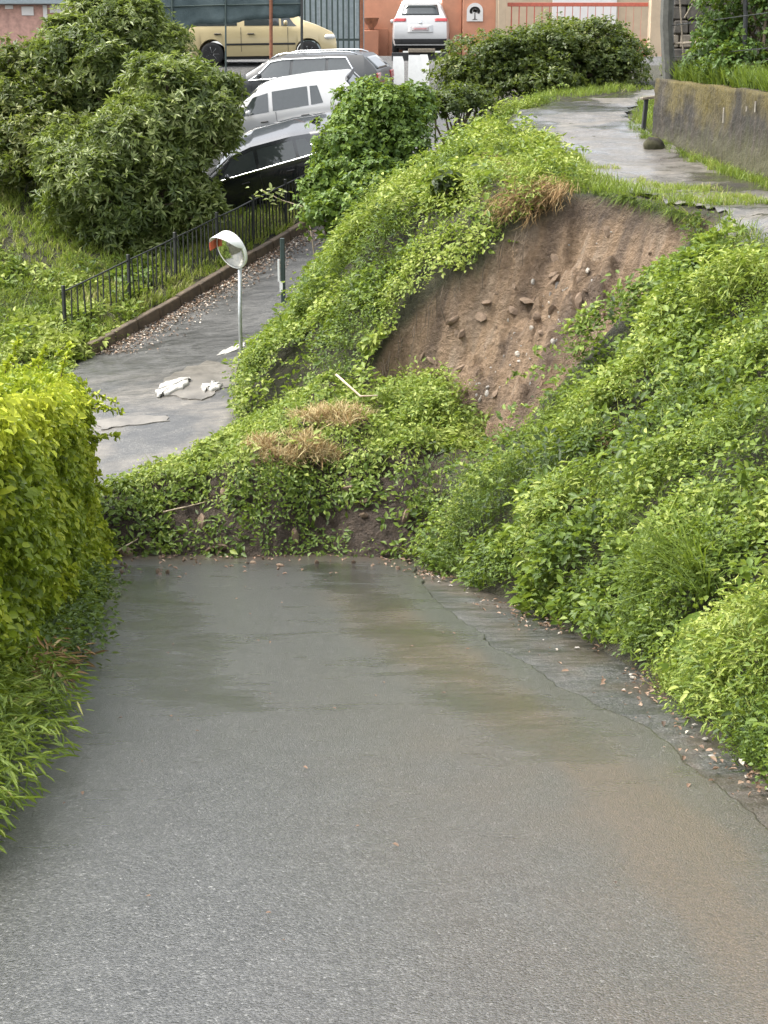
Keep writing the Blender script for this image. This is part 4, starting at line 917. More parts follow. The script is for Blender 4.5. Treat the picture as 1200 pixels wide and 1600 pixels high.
big_leaf('three broad pale dock leaves low on the near bank', [(1050, 1015, .35, .26), (1060, 990, .95, .22), (1030, 1035, -.7, .2)])
big_leaf('single pale broad leaf beside the long grass tuft', [(1010, 872, .5, .2)])

# leaf litter: along the kerb of the upper lane, and in the gutter of the near bank
lv = Leaves(); n = 2600; q = rng.random(n); off = -rng.gamma(1.6, .17, n) - .06
nx_, ny_ = -kd[1] / kl, kd[0] / kl; Xl = KERB_A[0] + kd[0] * q + nx_ * off; Yl = KERB_A[1] + kd[1] * q + ny_ * off
L = rng.uniform(.03, .075, n); lv.leaf(np.stack([Xl, Yl, zroad(Xl, Yl) + rng.uniform(.012, .04, n)], 1), rng.normal(0, 1, (n, 3)) * np.array([1, 1, .15]), np.tile(np.array([0, 0, 1.]), (n, 1)) + rng.normal(0, .25, (n, 3)), L, L * .6, rng.normal(.68, .25, n))
tag(lv.build('fallen_leaves', M['litter']), 'strip of fallen brown leaves along the kerb below the iron fence', None, None, 'stuff')
lv = Leaves(); n = 1500; Yl = rng.uniform(4.5, 16, n); Xl = rr(Yl) - np.abs(rng.normal(0, .22, n)) + .14
k = fbm(Xl * 2, Yl * 1.2, 151) > .45; Xl, Yl = Xl[k], Yl[k]; n = len(Xl)
L = rng.uniform(.015, .055, n); lv.leaf(np.stack([Xl, Yl, zroad(Xl, Yl) + rng.uniform(.02, .04, n)], 1), rng.normal(0, 1, (n, 3)) * np.array([1, 1, .12]), np.tile(np.array([0, 0, 1.]), (n, 1)) + rng.normal(0, .3, (n, 3)), L, L * .5, rng.normal(.38, .24, n), True)
tag(lv.build('gutter_litter', M['litter']), 'bits of leaf and straw in the gutter below the near bank', None, None, 'stuff')
lv = Leaves(); n = 150; Yl = np.where(rng.random(n) < .35, rng.uniform(4.5, 15, n), 16.3 - rng.exponential(.5, n)); Xl = rl(Yl) + (ex.mean() + 0 * Yl - rl(Yl)) * rng.random(n)
L = np.where(Yl > 14, rng.uniform(.03, .07, n), rng.uniform(.012, .035, n)); lv.leaf(np.stack([Xl, Yl, zroad(Xl, Yl) + .045], 1), rng.normal(0, 1, (n, 3)) * np.array([1, 1, .1]), np.tile(np.array([0, 0, 1.]), (n, 1)), L, L * .6, rng.normal(.3, .2, n), True)
tag(lv.build('road_litter', M['litter']), 'scattered leaf scraps on the wet road', None, None, 'stuff')
for k in range(34):
    y_ = random.uniform(5.5, 15.5); o = bpy.data.objects.new('stone', random.choice(smeshes[2:])); C.objects.link(o); o.parent = road
    x_ = float(rr(y_)) - abs(random.gauss(.05, .16)); s_ = random.uniform(.008, .020); o.location = (x_, y_, float(zroad(x_, y_)) + s_ * .35 + .012); o.scale = (s_ * 1.3, s_, s_ * .8); o.rotation_euler = (0, 0, random.uniform(0, 6))

# ------------------------------------------------------------------ traffic mirror and sign post
def frame_from(z, up=Vector((0, 0, 1))):
    z = Vector(z).normalized(); x = up.cross(z).normalized(); y = z.cross(x); Mx = Matrix((x, y, z)).transposed().to_4x4(); return Mx
b = at(378, 582, 23.0); zb = float(zroad(b[0], b[1]))
mir = tag(empty('traffic_mirror', (b[0], b[1], zb)), 'round convex traffic mirror with white hood on grey pole by the bank', 'traffic mirror')
top = at(362, 395, 23.0); top = np.array([b[0] - 0.02, b[1], top[2]])
child(MB().tube([(b[0], b[1], zb - .1), (b[0] - .01, b[1], zb + 1.0), (top[0] + .03, top[1] + .06, top[2] + .06)], .03, 12).build('pole', M['galv'], None, True), mir)
face = Vector((-0.64, -0.68, -0.36)).normalized(); Fm = Matrix.Translation(Vector(at(361, 391, 22.95))) @ frame_from(face)
r0 = .30
child(MB().lathe([(r0 * 1.02, -.045), (r0 * 1.04, -.01), (r0 * 1.0, .012), (r0 * .97, .004), (r0 * .95, -.02)], 40, Fm).build('rim', M['white_plastic'], None, True), mir)
child(MB().lathe([(r0 * .975, .0)] + [(r0 * .975 * math.cos(a), .055 * math.sin(a)) for a in (.3, .6, .9, 1.2, 1.45)] + [(0, .056)], 40, Fm).build('mirror_face', M['mirror'], None, True), mir)
child(MB().lathe([(0, -.10), (r0 * .5, -.085), (r0 * .85, -.06), (r0 * 1.02, -.045)], 32, Fm).build('back_shell', M['red_plastic'], None, True), mir)
hd = MB(); V = []; nn = 26
for k in range(nn + 1):
    a = math.radians(12 + 156 * k / nn); e = max(0.0, math.sin(math.pi * k / nn)) ** .6
    for rr_, zz in ((r0 * 1.045, -.03), (r0 * 1.045, .03 + .19 * e), (r0 * 1.02, .03 + .19 * e), (r0 * 1.02, -.03)):
        V.append(Fm @ Vector((rr_ * math.cos(a), rr_ * math.sin(a), zz)))
Fh = [(k * 4 + j, k * 4 + (j + 1) % 4, k * 4 + 4 + (j + 1) % 4, k * 4 + 4 + j) for k in range(nn) for j in range(4)]
child(hd.add(V, Fh).build('hood', M['white_plastic'], None, True), mir)
V = []
for k in range(8):
    a = math.radians(140 + 32 * k / 7)
    for rr_, zz in ((r0 * 1.052, .0), (r0 * 1.052, .15), (r0 * 1.01, .15), (r0 * 1.01, .0)): V.append(Fm @ Vector((rr_ * math.cos(a), rr_ * math.sin(a), zz)))
child(MB().add(V, [(k * 4 + j, k * 4 + (j + 1) % 4, k * 4 + 4 + (j + 1) % 4, k * 4 + 4 + j) for k in range(7) for j in range(4)]).build('red_end_cap', M['red_plastic'], None, True), mir)
child(MB().box(Vector(top) + Vector((.03, .09, .03)), (.08, .10, .12), None, .01).build('clamp', M['galv']), mir)

b = at(443, 488, 28.0); zb = gz(b[0], b[1])
post = tag(empty('sign_post', (b[0], b[1], zb)), 'dark square post with narrow white plates at the bend of the lane', 'post')
tp = at(439, 372, 28.0)
child(MB().box((b[0], b[1], (zb + tp[2]) / 2 - .05), (.085, .085, tp[2] - zb + .1), None, .01).build('shaft', M['green_metal']), post)
for (u0, v0, v1, w) in ((434.5, 405, 440, .035), (438.5, 440, 456, .06)):
    a_, c_ = at(u0, v0, 27.93), at(u0 + 1.5, v1, 27.93); child(MB().box((a_ + c_) / 2, (w, .02, a_[2] - c_[2])).build('white_plate', M['white_plastic']), post)

# ------------------------------------------------------------------ iron fence behind the kerb
FA, FB = at(104, 548, 26.4), at(470, 354, 33.0)
fd = FB - FA
fence = tag(empty('iron_fence', FA), 'low black iron railing with thin upright bars along the lane kerb', 'fence')
ts = [0.0, .235, .42, .60, .765, .925, 1.09]; FH = 1.12
bar_me = MB().box((0, 0, 0), (.020, .020, .94)); bm = bpy.data.meshes.new('bar'); bm.from_pydata(bar_me.v, [], bar_me.f); bm.materials.append(M['metal_black'])
fyaw = math.atan2(fd[1], fd[0])
for i, t in enumerate(ts):
    p = FA + fd * t; zg = max(gz(p[0], p[1]) - .02, p[2] - .12); lean = random.gauss(0, .015)
    child(MB().box((p[0], p[1], (zg - .1 + p[2] + FH + .05) / 2), (.055, .055, p[2] + FH + .05 - zg + .1), Matrix.Rotation(fyaw, 4, 'Z') @ Matrix.Rotation(lean, 4, 'Y'), .006).build('post', M['metal_black']), fence)
    if i + 1 < len(ts):
        p1 = FA + fd * ts[i + 1]; nb = 9
        for zz, rd in ((.14, .014), (FH - .06, .016)):
            child(MB().tube([p + np.array([0, 0, zz]), (p + p1) / 2 + np.array([0, 0, zz + random.gauss(-.008, .008)]), p1 + np.array([0, 0, zz])], rd, 6).build('rail', M['metal_black']), fence)
        for k in range(1, nb + 1):
            q = p + (p1 - p) * (k / (nb + 1)); o = bpy.data.objects.new('bar', bm); C.objects.link(o); o.location = (q[0] - FA[0] + random.gauss(0, .006), q[1] - FA[1], q[2] - FA[2] + .57); o.parent = fence
            o.rotation_euler = (random.gauss(0, .02), random.gauss(0, .025), fyaw)

# ------------------------------------------------------------------ slab, painted wet sheen, cloth and line on the upper lane
def sheet(name, mat, poly_px, lift, th, parent=None, rag=3.0, crumple=0.0):
    pts = []
    for i, (a, b_) in enumerate(poly_px):
        c, d = poly_px[(i + 1) % len(poly_px)]
        for q in np.linspace(0, 1, 6)[:-1]: pts.append((a + (c - a) * q + random.gauss(0, rag), b_ + (d - b_) * q + random.gauss(0, rag * .5)))
    P = [march(a, b_, zroad, 14, 40) for a, b_ in pts]; cx = np.mean(P, 0); V = []; F = []; n = len(P)
    rings = [1.0, .7, .35]
    for s_ in rings:
        for p in P:
            q = cx + (p - cx) * s_; V.append((q[0], q[1], float(zroad(q[0], q[1])) + lift + th + abs(random.gauss(0, crumple))))
    V.append((cx[0], cx[1], float(zroad(cx[0], cx[1])) + lift + th + crumple))
    for r_ in range(2):
        for k in range(n): F.append((r_ * n + k, r_ * n + (k + 1) % n, (r_ + 1) * n + (k + 1) % n, (r_ + 1) * n + k))
    for k in range(n): F.append((2 * n + k, 2 * n + (k + 1) % n, 3 * n))
    base = len(V)
    for p in P: V.append((p[0], p[1], float(zroad(p[0], p[1])) + lift - .02))
    for k in range(n): F.append((base + k, base + (k + 1) % n, (k + 1) % n, k))
    return MB().add(V, F).build(name, M[mat], parent, crumple > 0)
tag(sheet('concrete_and_sheen', 'concrete_and_sheen', [(245, 612), (262, 590), (318, 566), (372, 572), (368, 600), (330, 622), (290, 625)], .012, .008), kind='structure')
tag(sheet('concrete_and_sheen', 'concrete_and_sheen', [(150, 660), (190, 652), (258, 650), (262, 660), (200, 668), (160, 672)], .012, .006), kind='structure')  # pale sheet standing in for sky sheen on the wet lane
tag(sheet('plastic_sheet', 'white_sheet', [(243, 612), (258, 600), (296, 594), (294, 604), (262, 618), (248, 622)], .03, .012, None, 2, .014), 'crumpled white plastic sheet lying on the lane left of the mirror pole', 'plastic sheet')
tag(sheet('plastic_sheet', 'white_sheet', [(315, 606), (335, 600), (346, 606), (330, 614), (318, 613)], .03, .012, None, 2, .012), 'smaller white scrap of plastic right beside the mirror pole foot', 'plastic sheet')
sheet('painted_line', 'white_sheet', [(338, 556), (352, 547), (380, 536), (384, 541), (358, 552)], .008, .003, road, 1.0)

# ------------------------------------------------------------------ parked cars
def car(name, label, pos, fwd, up, L, W, top, belt, xr, xf, sill, wheels, wr, side_windows, screen, rear, paint, chrome=False, rails=None, handles=(), gap_x=(), mould=None, wear=None):
    root = tag(empty(name), label, 'car')
    f = Vector(fwd).normalized(); u = Vector(up); l = u.cross(f).normalized(); u = f.cross(l)
    root.matrix_world = Matrix.Translation(Vector(pos)) @ Matrix((f, l, u)).transposed().to_4x4()
    topz = lambda x: lin(top, x); beltz = lambda x: lin(belt, x)
    def section(x):
        """half section (left side) at station x: 10 points from sill to roof centre"""
        zt, zb = float(topz(x)), float(beltz(x)); zt = max(zt, zb + .012)
        g = min(1.0, max(0.0, (zt - zb - .02) / .42)); hw = W / 2 * (1 - .10 * abs(2 * x / L) ** 5)
        zs = sill
        for wx in wheels:
            d = abs(x - wx); ra = wr + .055
            if d < ra: zs = max(zs, wr + math.sqrt(ra * ra - d * d))
        y5 = hw - .05 - .20 * g
        rows = [(hw - .05, zs), (hw - .012, max(zs + .01, sill + .12)), (hw, max(zs + .02, .55)), (hw - .015, max(zs + .03, zb - .12)), (hw - .05, max(zs + .035, zb)),
                (y5, zb + (zt - zb) * (.80 if g > .05 else .3)), (y5 - .05, zb + (zt - zb) * (.93 if g > .05 else .6)), (y5 - .16, zt - .012 * g - .002), (y5 * .5, zt), (0, zt + .004)]
        return [(min(max(x, float(lin(xr, z))), float(lin(xf, z))), y, z) for y, z in rows]
    st = np.concatenate([np.arange(-L / 2, L / 2, .035), [L / 2]]); V = []; F = []; R = 10
    secs = [section(x) for x in st]
    for s in secs: V += s + [(x, -y, z) for x, y, z in s[:-1][::-1]]
    n = 2 * R - 1
    for i in range(len(st) - 1):
        for k in range(n - 1): F.append((i * n + k, i * n + k + 1, (i + 1) * n + k + 1, (i + 1) * n + k))
    for e, rev in ((0, 1), (len(st) - 1, 0)):
        for k in range(R - 1):
            q = (e * n + k, e * n + k + 1, e * n + n - 2 - k, e * n + n - 1 - k)
            if q[1] != q[2]: F.append(q[::-1] if rev else q)
    body = MB().add(V, F).build('body', M[paint], root, True)
    try: body.data.set_sharp_from_angle(angle=math.radians(40))
    except Exception: pass
    MB().box((0, 0, sill + .02), (L * .86, W * .84, .18)).build('underbody', M['black_trim'], root)
    def side_pt(x, t, out, sgn):
        s = section(x); a, b_ = Vector(s[4]), Vector(s[5]); p = a.lerp(b_, t); d = Vector((0, (b_.z - a.z), (a.y - b_.y))).normalized(); p = p + d * out; p.y *= sgn; return p
    def side_patch(xa, xb, sa, sb, t0, t1, out, nx=10, nt=4, sgn=1, rnd=0.0):
        V = []
        for i in range(nx + 1):
            for k in range(nt + 1):
                tq = t0 + (t1 - t0) * k / nt; x = (xa + sa * tq) * (1 - i / nx) + (xb + sb * tq) * i / nx; V.append(side_pt(x, tq, out, sgn))
        return V, [(i * (nt + 1) + k, i * (nt + 1) + k + 1, (i + 1) * (nt + 1) + k + 1, (i + 1) * (nt + 1) + k) for i in range(nx) for k in range(nt)]
    for sgn in (1, -1):
        for (xa, xb, sa, sb) in side_windows: MB().add(*side_patch(xa, xb, sa, sb, .06, .97, .006, sgn=sgn)).build('side_window', M['glass'], root, True)
        if chrome == 'belt':
            xa = min(w[0] for w in side_windows); xb = max(w[1] for w in side_windows)
            MB().tube([side_pt(xb + (xa - xb) * q, .03, .012, sgn) for q in np.linspace(0, 1, 16)] + [side_pt(xa - .10 + .22 * q, .03 + q * .55, .012, sgn) for q in np.linspace(.3, 1, 5)], .026, 6).build('window_trim', M['chrome'], root, True)
        elif chrome:
            xa, sa = min((w[0], w[2]) for w in side_windows); xb, sb = max((w[1], w[3]) for w in side_windows)
            loop = [side_pt(xa + (xb - xa) * q, .02, .012, sgn) for q in np.linspace(0, 1, 16)] + [side_pt(xb + sb * q, .02 + q * .97, .012, sgn) for q in np.linspace(.1, 1, 6)]
            loop += [side_pt(xb + sb + (xa + sa - xb - sb) * q, .99, .012, sgn) for q in np.linspace(.06, 1, 16)] + [side_pt(xa + sa * q, .02 + q * .97, .012, sgn) for q in np.linspace(.9, 0, 6)]
            MB().tube(loop, chrome, 6, False).build('window_trim', M['chrome'], root, True)
        if rails:
            pts = []
            for q in np.linspace(0, 1, 14):
                x = rails[0] + (rails[1] - rails[0]) * q; s = section(x); pts.append(Vector((x, (s[6][1] - .02) * sgn, s[7][2] + .045 * (1 if 0 < q < 1 else 0))))
            MB().tube(pts, .018, 6).build('roof_rail', M['chrome'], root, True)
        for hx in handles:
            s = section(hx); y = (s[2][1] + s[3][1]) / 2 + .012; z = float(beltz(hx)) - .17; MB().box((hx, y * sgn, z), (.19, .035, .032), None, .01).build('door_handle', M['black_trim'], root)
        for gx in gap_x:
            pts = [Vector((gx, (section(gx)[k][1] + .002) * sgn, section(gx)[k][2])) for k in (1, 2, 3, 4)]; MB().tube(pts, .006, 5).build('door_gap', M['black_trim'], root)
        if mould:
            x0, x1, zz = mould; MB().box(((x0 + x1) / 2, (W / 2 + .003) * sgn, zz), (x1 - x0, .02, .05), None, .008).build('side_moulding', M['black_trim'], root)
        for wx in wheels:
            c = Vector((wx, (W / 2 - .11) * sgn, wr)); Mw = Matrix.Translation(c) @ Matrix.Rotation(-sgn * math.pi / 2, 4, 'X')
            wh = MB().lathe([(wr * .62, .09), (wr * .90, .10), (wr * .985, .07), (wr, 0), (wr * .985, -.07), (wr * .9, -.10), (wr * .62, -.09)], 28, Mw).build('wheel', M['rubber'], root, True)
            rim = MB().lathe([(wr * .65, .07), (wr * .6, .085), (wr * .55, .05), (wr * .50, .035), (.05, .05), (0, .06)], 24, Mw)
            for k in range(7):
                a = 2 * math.pi * k / 7; rim.tube([Mw @ Vector((.03 * math.cos(a), .03 * math.sin(a), .07)), Mw @ Vector((wr * .6 * math.cos(a), wr * .6 * math.sin(a), .07))], .022, 5)
            rim.build('rim', M['rim'], wh, True)
        zc = float(beltz(L * .2)) + .02; xm = screen[0] + .18; ym = W / 2 + .07
        MB().box((xm, ym * sgn, zc + .09), (.10, .17, .13), None, .03).build('door_mirror', M[paint], root, True)
    def cap_patch(xa, xb, y0, y1, out, nx=8, ny=8):
        V = []
        for i in range(nx + 1):
            x = xa + (xb - xa) * i / nx; s = section(x)
            for k in range(ny + 1):
                q = -1 + 2 * k / ny; yh = s[6][1] * .95; zz = np.interp(abs(q) * yh, [0, s[8][1], s[7][1], s[6][1]], [s[9][2], s[8][2], s[7][2], s[6][2]]); V.append((x, q * yh, zz + out))
        return V, [(i * (ny + 1) + k, i * (ny + 1) + k + 1, (i + 1) * (ny + 1) + k + 1, (i + 1) * (ny + 1) + k) for i in range(nx) for k in range(ny)]
    MB().add(*cap_patch(screen[0], screen[1], 0, 0, .008)).build('windscreen', M['glass'], root, True)
    for (nm, mt, y0, y1, z0, z1, out, tpx, par) in rear:                     # patches on the tail
        V = []; nz, ny = 6, 6
        for i in range(nz + 1):
            z = z0 + (z1 - z0) * i / nz
            for k in range(ny + 1):
                y = y0 + (y1 - y0) * k / ny; y = y * (1 - tpx * i / nz); V.append((float(lin(xr, z)) - out, y, z))
        nv = len(V); V += [(x + .03, y, z) for x, y, z in V]
        Fq = [(i * (ny + 1) + k, (i + 1) * (ny + 1) + k, (i + 1) * (ny + 1) + k + 1, i * (ny + 1) + k + 1) for i in range(nz) for k in range(ny)]
        ring = [k for k in range(ny + 1)] + [i * (ny + 1) + ny for i in range(1, nz + 1)] + [nz * (ny + 1) + k for k in range(ny - 1, -1, -1)] + [i * (ny + 1) for i in range(nz - 1, 0, -1)]
        Fq += [(ring[k], ring[(k + 1) % len(ring)], nv + ring[(k + 1) % len(ring)], nv + ring[k]) for k in range(len(ring))]
        MB().add(V, Fq).build(nm, M[mt], root, True)
    for wx, sgn in ((L / 2 - .32, 1), (L / 2 - .32, -1)):
        s = section(wx); MB().box((wx + .12, (s[3][1] - .08) * sgn, s[4][2] - .12), (.30, .20, .13), Matrix.Rotation(-.35 * sgn, 4, 'Z'), .04).build('headlight', M['lamp_clear'], root, True)
    return root

# pale yellow van, side on, nose to the right
p = at(410, 101, 42.8)
car('van', 'pale yellow panel van with dark side moulding parked under the shade net', (p[0], p[1], p[2] - .02), (1, .04, .015), (0, -.03, 1), 4.15, 1.72,
    [(-2.08, 1.70), (-1.9, 1.80), (0.2, 1.82), (.55, 1.74), (1.15, 1.18), (1.5, 1.06), (1.95, .86), (2.08, .70)], [(-2.08, 1.0), (.9, .98), (1.2, 1.0), (1.6, .92), (2.08, .66)],
    [(.0, -1.98), (.4, -2.07), (1.0, -2.07), (1.75, -1.95), (1.9, -1.9)], [(0, 1.95), (.35, 2.07), (.6, 2.07), (.9, 1.98), (2, 1.98)], .24, (-1.32, 1.30), .31,
    [(-1.82, -.62, .02, 0), (-.42, .52, 0, -.02), (.58, 1.02, -.02, -.38)], (.52, 1.12), [('rear_window', 'glass', -.6, .6, 1.1, 1.6, .008, .1, 0), ('tail_lamp', 'lamp_red', .66, .80, .72, 1.08, .02, 0, 0), ('tail_lamp', 'lamp_red', -.80, -.66, .72, 1.08, .02, 0, 0), ('bumper', 'black_trim', -.8, .8, .28, .5, .03, 0, 0)],
    'paint_yellow', False, None, (-1.15, -.25), (-.52, .75), (-.95, .95, .55))
# dark grey estate
def lvl(px, py, Y): return at(px, py, Y)
p = at(468, 178, 38.9)
car('estate_car', 'dark grey estate car with silver window surround and roof rails behind the white hatchback', p, (-.965, .24, -.03), (.02, -.10, 1), 4.65, 1.82,
    [(-2.32, .98), (-2.2, 1.30), (-1.95, 1.42), (-1.2, 1.47), (.1, 1.48), (.55, 1.40), (1.25, 1.0), (1.7, .92), (2.2, .76), (2.32, .66)], [(-2.32, 1.0), (-1.0, .95), (.9, .90), (1.3, .92), (1.8, .82), (2.32, .62)],
    [(.0, -2.2), (.4, -2.31), (.95, -2.31), (1.1, -2.22), (1.42, -1.86), (1.6, -1.8)], [(0, 2.2), (.35, 2.32), (.6, 2.31), (.8, 2.22), (2, 2.2)], .2, (-1.38, 1.40), .33,
    [(-1.75, -1.05, .25, 0), (-.98, -.12, 0, -.02), (-.05, 1.0, -.02, -.55)], (.5, 1.2), [('rear_window', 'glass', -.62, .62, 1.05, 1.34, .008, .12, 0), ('tail_lamp', 'lamp_red', .52, .86, .78, .96, .012, .02, 0), ('tail_lamp', 'lamp_red', -.86, -.52, .78, .96, .012, .02, 0), ('bumper', 'paint_grey', -.85, .85, .3, .6, .04, 0, 0), ('tailgate_trim', 'brown_metal', -.8, .8, .70, .76, .012, 0, 0)],
    'paint_grey', .022, (-1.75, .45), (-.75, .3), (-.08, .95, -1.02))
# white hatchback
p = at(450, 221, 36.9)
car('hatchback_car', 'white hatchback between the black car and the dark grey estate', p, (-.975, .17, -.13), (-.02, -.24, 1), 4.05, 1.76,
    [(-2.02, .95), (-1.9, 1.30), (-1.7, 1.42), (-.8, 1.48), (0, 1.47), (.45, 1.38), (1.15, .98), (1.6, .9), (1.95, .74), (2.02, .66)], [(-2.02, .98), (-1.0, .93), (.9, .88), (1.3, .9), (1.7, .8), (2.02, .62)],
    [(.0, -1.92), (.4, -2.02), (.95, -2.0), (1.1, -1.94), (1.40, -1.72), (1.6, -1.7)], [(0, 1.92), (.35, 2.02), (.6, 2.01), (.8, 1.92), (2, 1.9)], .2, (-1.25, 1.25), .31,
    [(-1.22, -.92, .12, 0), (-.86, .02, 0, -.02), (.12, .98, -.02, -.50)], (.4, 1.1), [('rear_window', 'glass', -.58, .58, 1.05, 1.32, .008, .12, 0), ('tail_lamp', 'lamp_red', .56, .82, .75, 1.0, .012, .02, 0), ('tail_lamp', 'lamp_red', -.82, -.56, .75, 1.0, .012, .02, 0), ('bumper', 'paint_white', -.82, .82, .3, .6, .04, 0, 0), ('spoiler', 'black_trim', -.55, .55, 1.36, 1.42, .12, .05, 0)],
    'paint_white', False, None, (-.75, .25), (-.05, .95))
# black car, lowest, nose down the slope
p = at(425, 304, 34.6)
bc = car('black_car', 'black car with chrome window line parked closest behind the iron fence', p, (-.95, .10, -.24), (-.14, -.34, .95), 4.5, 1.82,
    [(-2.25, .98), (-2.05, 1.20), (-1.75, 1.36), (-.9, 1.45), (0, 1.45), (.5, 1.35), (1.25, .98), (1.7, .9), (2.15, .76), (2.25, .66)], [(-2.25, 1.0), (-1.0, .95), (.9, .90), (1.3, .9), (1.8, .8), (2.25, .62)],
    [(.0, -2.15), (.4, -2.25), (.95, -2.24), (1.1, -2.12), (1.4, -1.72), (1.6, -1.7)], [(0, 2.15), (.35, 2.25), (.6, 2.24), (.8, 2.15), (2, 2.1)], .2, (-1.35, 1.38), .33,
    [(-1.45, -1.02, .22, 0), (-.95, -.1, 0, -.02), (-.02, 1.0, -.02, -.52)], (.45, 1.2), [('rear_window', 'glass', -.6, .6, 1.05, 1.32, .008, .12, 0), ('tail_lamp', 'lamp_red', .5, .84, .78, .96, .012, .02, 0), ('tail_lamp', 'lamp_red', -.84, -.5, .78, .96, .012, .02, 0), ('bumper', 'paint_black', -.84, .84, .3, .6, .04, 0, 0)],
    'paint_black', 'belt', None, (-.75, .3), (-.06, .95))
MB().prism([(-.13, 0), (.10, 0), (-.07, .10), (-.12, .10)], -.02, .02, Matrix.Translation(Vector((-1.45, 0, 1.405))) @ Matrix.Rotation(math.pi / 2, 4, 'X')).build('roof_antenna', M['black_trim'], bc)
# white crossover seen from behind
p = at(662, 82, 49.0)
sv_ = car('crossover_car', 'white crossover seen from behind between the salmon gate walls', (p[0], p[1] + 2.2, p[2]), (.05, 1, .02), (0, 0, 1), 4.45, 1.86,
    [(-2.22, 1.02), (-2.1, 1.40), (-1.9, 1.60), (-.9, 1.66), (0, 1.65), (.5, 1.55), (1.2, 1.1), (1.7, 1.0), (2.1, .85), (2.22, .72)], [(-2.22, 1.08), (-1.0, 1.05), (.9, 1.0), (1.3, 1.0), (1.8, .9), (2.22, .7)],
    [(.0, -2.1), (.35, -2.2), (.6, -2.23), (.95, -2.20), (1.12, -2.14), (1.55, -1.86), (1.7, -1.8)], [(0, 2.1), (.35, 2.22), (.7, 2.21), (.9, 2.12), (2, 2.1)], .26, (-1.33, 1.36), .35,
    [(-1.5, -.95, .2, 0), (-.88, -.05, 0, -.02), (.02, 1.0, -.02, -.5)], (.45, 1.15),
    [('rear_window', 'glass', -.60, .60, 1.18, 1.50, .010, .14, 0), ('tail_lamp', 'lamp_red', .46, .86, .98, 1.08, .012, .02, 0), ('tail_lamp', 'lamp_red', -.86, -.46, .98, 1.08, .012, .02, 0),
     ('number_plate', 'plate', -.27, .27, .70, .82, .022, 0, 0), ('plate_print', 'plate_ink', -.20, .20, .74, .775, .026, 0, 0), ('plate_recess', 'paint_white', -.40, .40, .64, .88, .008, .05, 0), ('lower_bumper', 'black_trim', -.80, .80, .30, .46, .02, -.05, 0),
     ('emblem', 'chrome', -.055, .055, .93, 1.05, .016, .6, 0), ('spoiler', 'paint_white', -.62, .62, 1.53, 1.60, .14, .05, 0)], 'paint_white')

# ------------------------------------------------------------------ shade net, railings and walls behind the cars
def P3(px, py, Y): return Vector(at(px, py, Y))
net = tag(empty('shade_net_fence', at(420, 105, 39.8)), 'dark green shade net stretched between posts in front of the yellow van', 'fence')
NY = 39.8
cols = np.linspace(215, 472, 40); V = []; F = []
for i, cx_ in enumerate(cols):
    zl = np.interp(cx_, [215, 285, 300, 372, 380, 425, 472], [58, 58, 39, 36, 32, 29, 26]) + random.gauss(0, .6)
    for k in range(13):
        q = k / 12; yy = NY + .04 * math.sin(i * .55) * (1 - q) + random.gauss(0, .008); V.append(P3(cx_, zl + (-75 - zl) * q, yy))
F = [(i * 13 + k, i * 13 + k + 1, (i + 1) * 13 + k + 1, (i + 1) * 13 + k) for i in range(39) for k in range(12)]
nt_ = MB().add(V, F).build('net', M['net'], None, True); sm = nt_.modifiers.new('thick', 'SOLIDIFY'); sm.thickness = .006; child(nt_, net)
for u_, mt, r_, low in ((423, 'brown_metal', .045, 98), (471, 'metal_black', .035, 70), (352, 'green_metal', .022, 98), (268, 'green_metal', .03, 62)):
    a_, c_ = P3(u_, low, NY - .06), P3(u_, -80, NY - .06); a_.z = min(a_.z, gz(a_.x, a_.y)); child(MB().tube([a_, c_], r_, 8).build('post', M[mt]), net)
child(MB().tube([P3(215, 12, NY - .05), P3(345, 8, NY - .05), P3(471, 6, NY - .05)], .02, 6).build('wire', M['green_metal']), net)

rail = tag(empty('bar_fence', at(515, 70, 45.5)), 'dark upright bar fence between the shade net and the salmon wall', 'fence')
RY_ = 45.5
for k in range(11):
    u_ = 476 + k * 8.6; a_, c_ = P3(u_, 70, RY_), P3(u_, -70, RY_); a_.z = gz(a_.x, a_.y) - .05; child(MB().box((a_ + c_) / 2, (.05, .04, c_.z - a_.z)).build('bar', M['green_metal']), rail)
for v_ in (62, -5):
    a_, c_ = P3(472, v_, RY_ + .05), P3(566, v_, RY_ + .05); child(MB().box((a_ + c_) / 2, (c_.x - a_.x, .04, .06)).build('rail', M['green_metal']), rail)
a_ = P3(565, 72, RY_ - .02); child(MB().box((a_.x, RY_ - .02, a_.z + 1.3), (.10, .10, 3.4), None, .01).build('post', M['brown_metal']), rail)
shed = tag(empty('metal_shed', at(515, 70, 47.5)), 'grey sheet metal panels behind the dark bar fence', 'shed')
for k in range(7):
    a_ = P3(478 + k * 14, 0, 47.3 + .02 * (k % 2)); child(MB().box((a_.x, a_.y, 2.9), (.27, .05, 3.4), None, .01).build('panel', M['grey_panel']), shed)

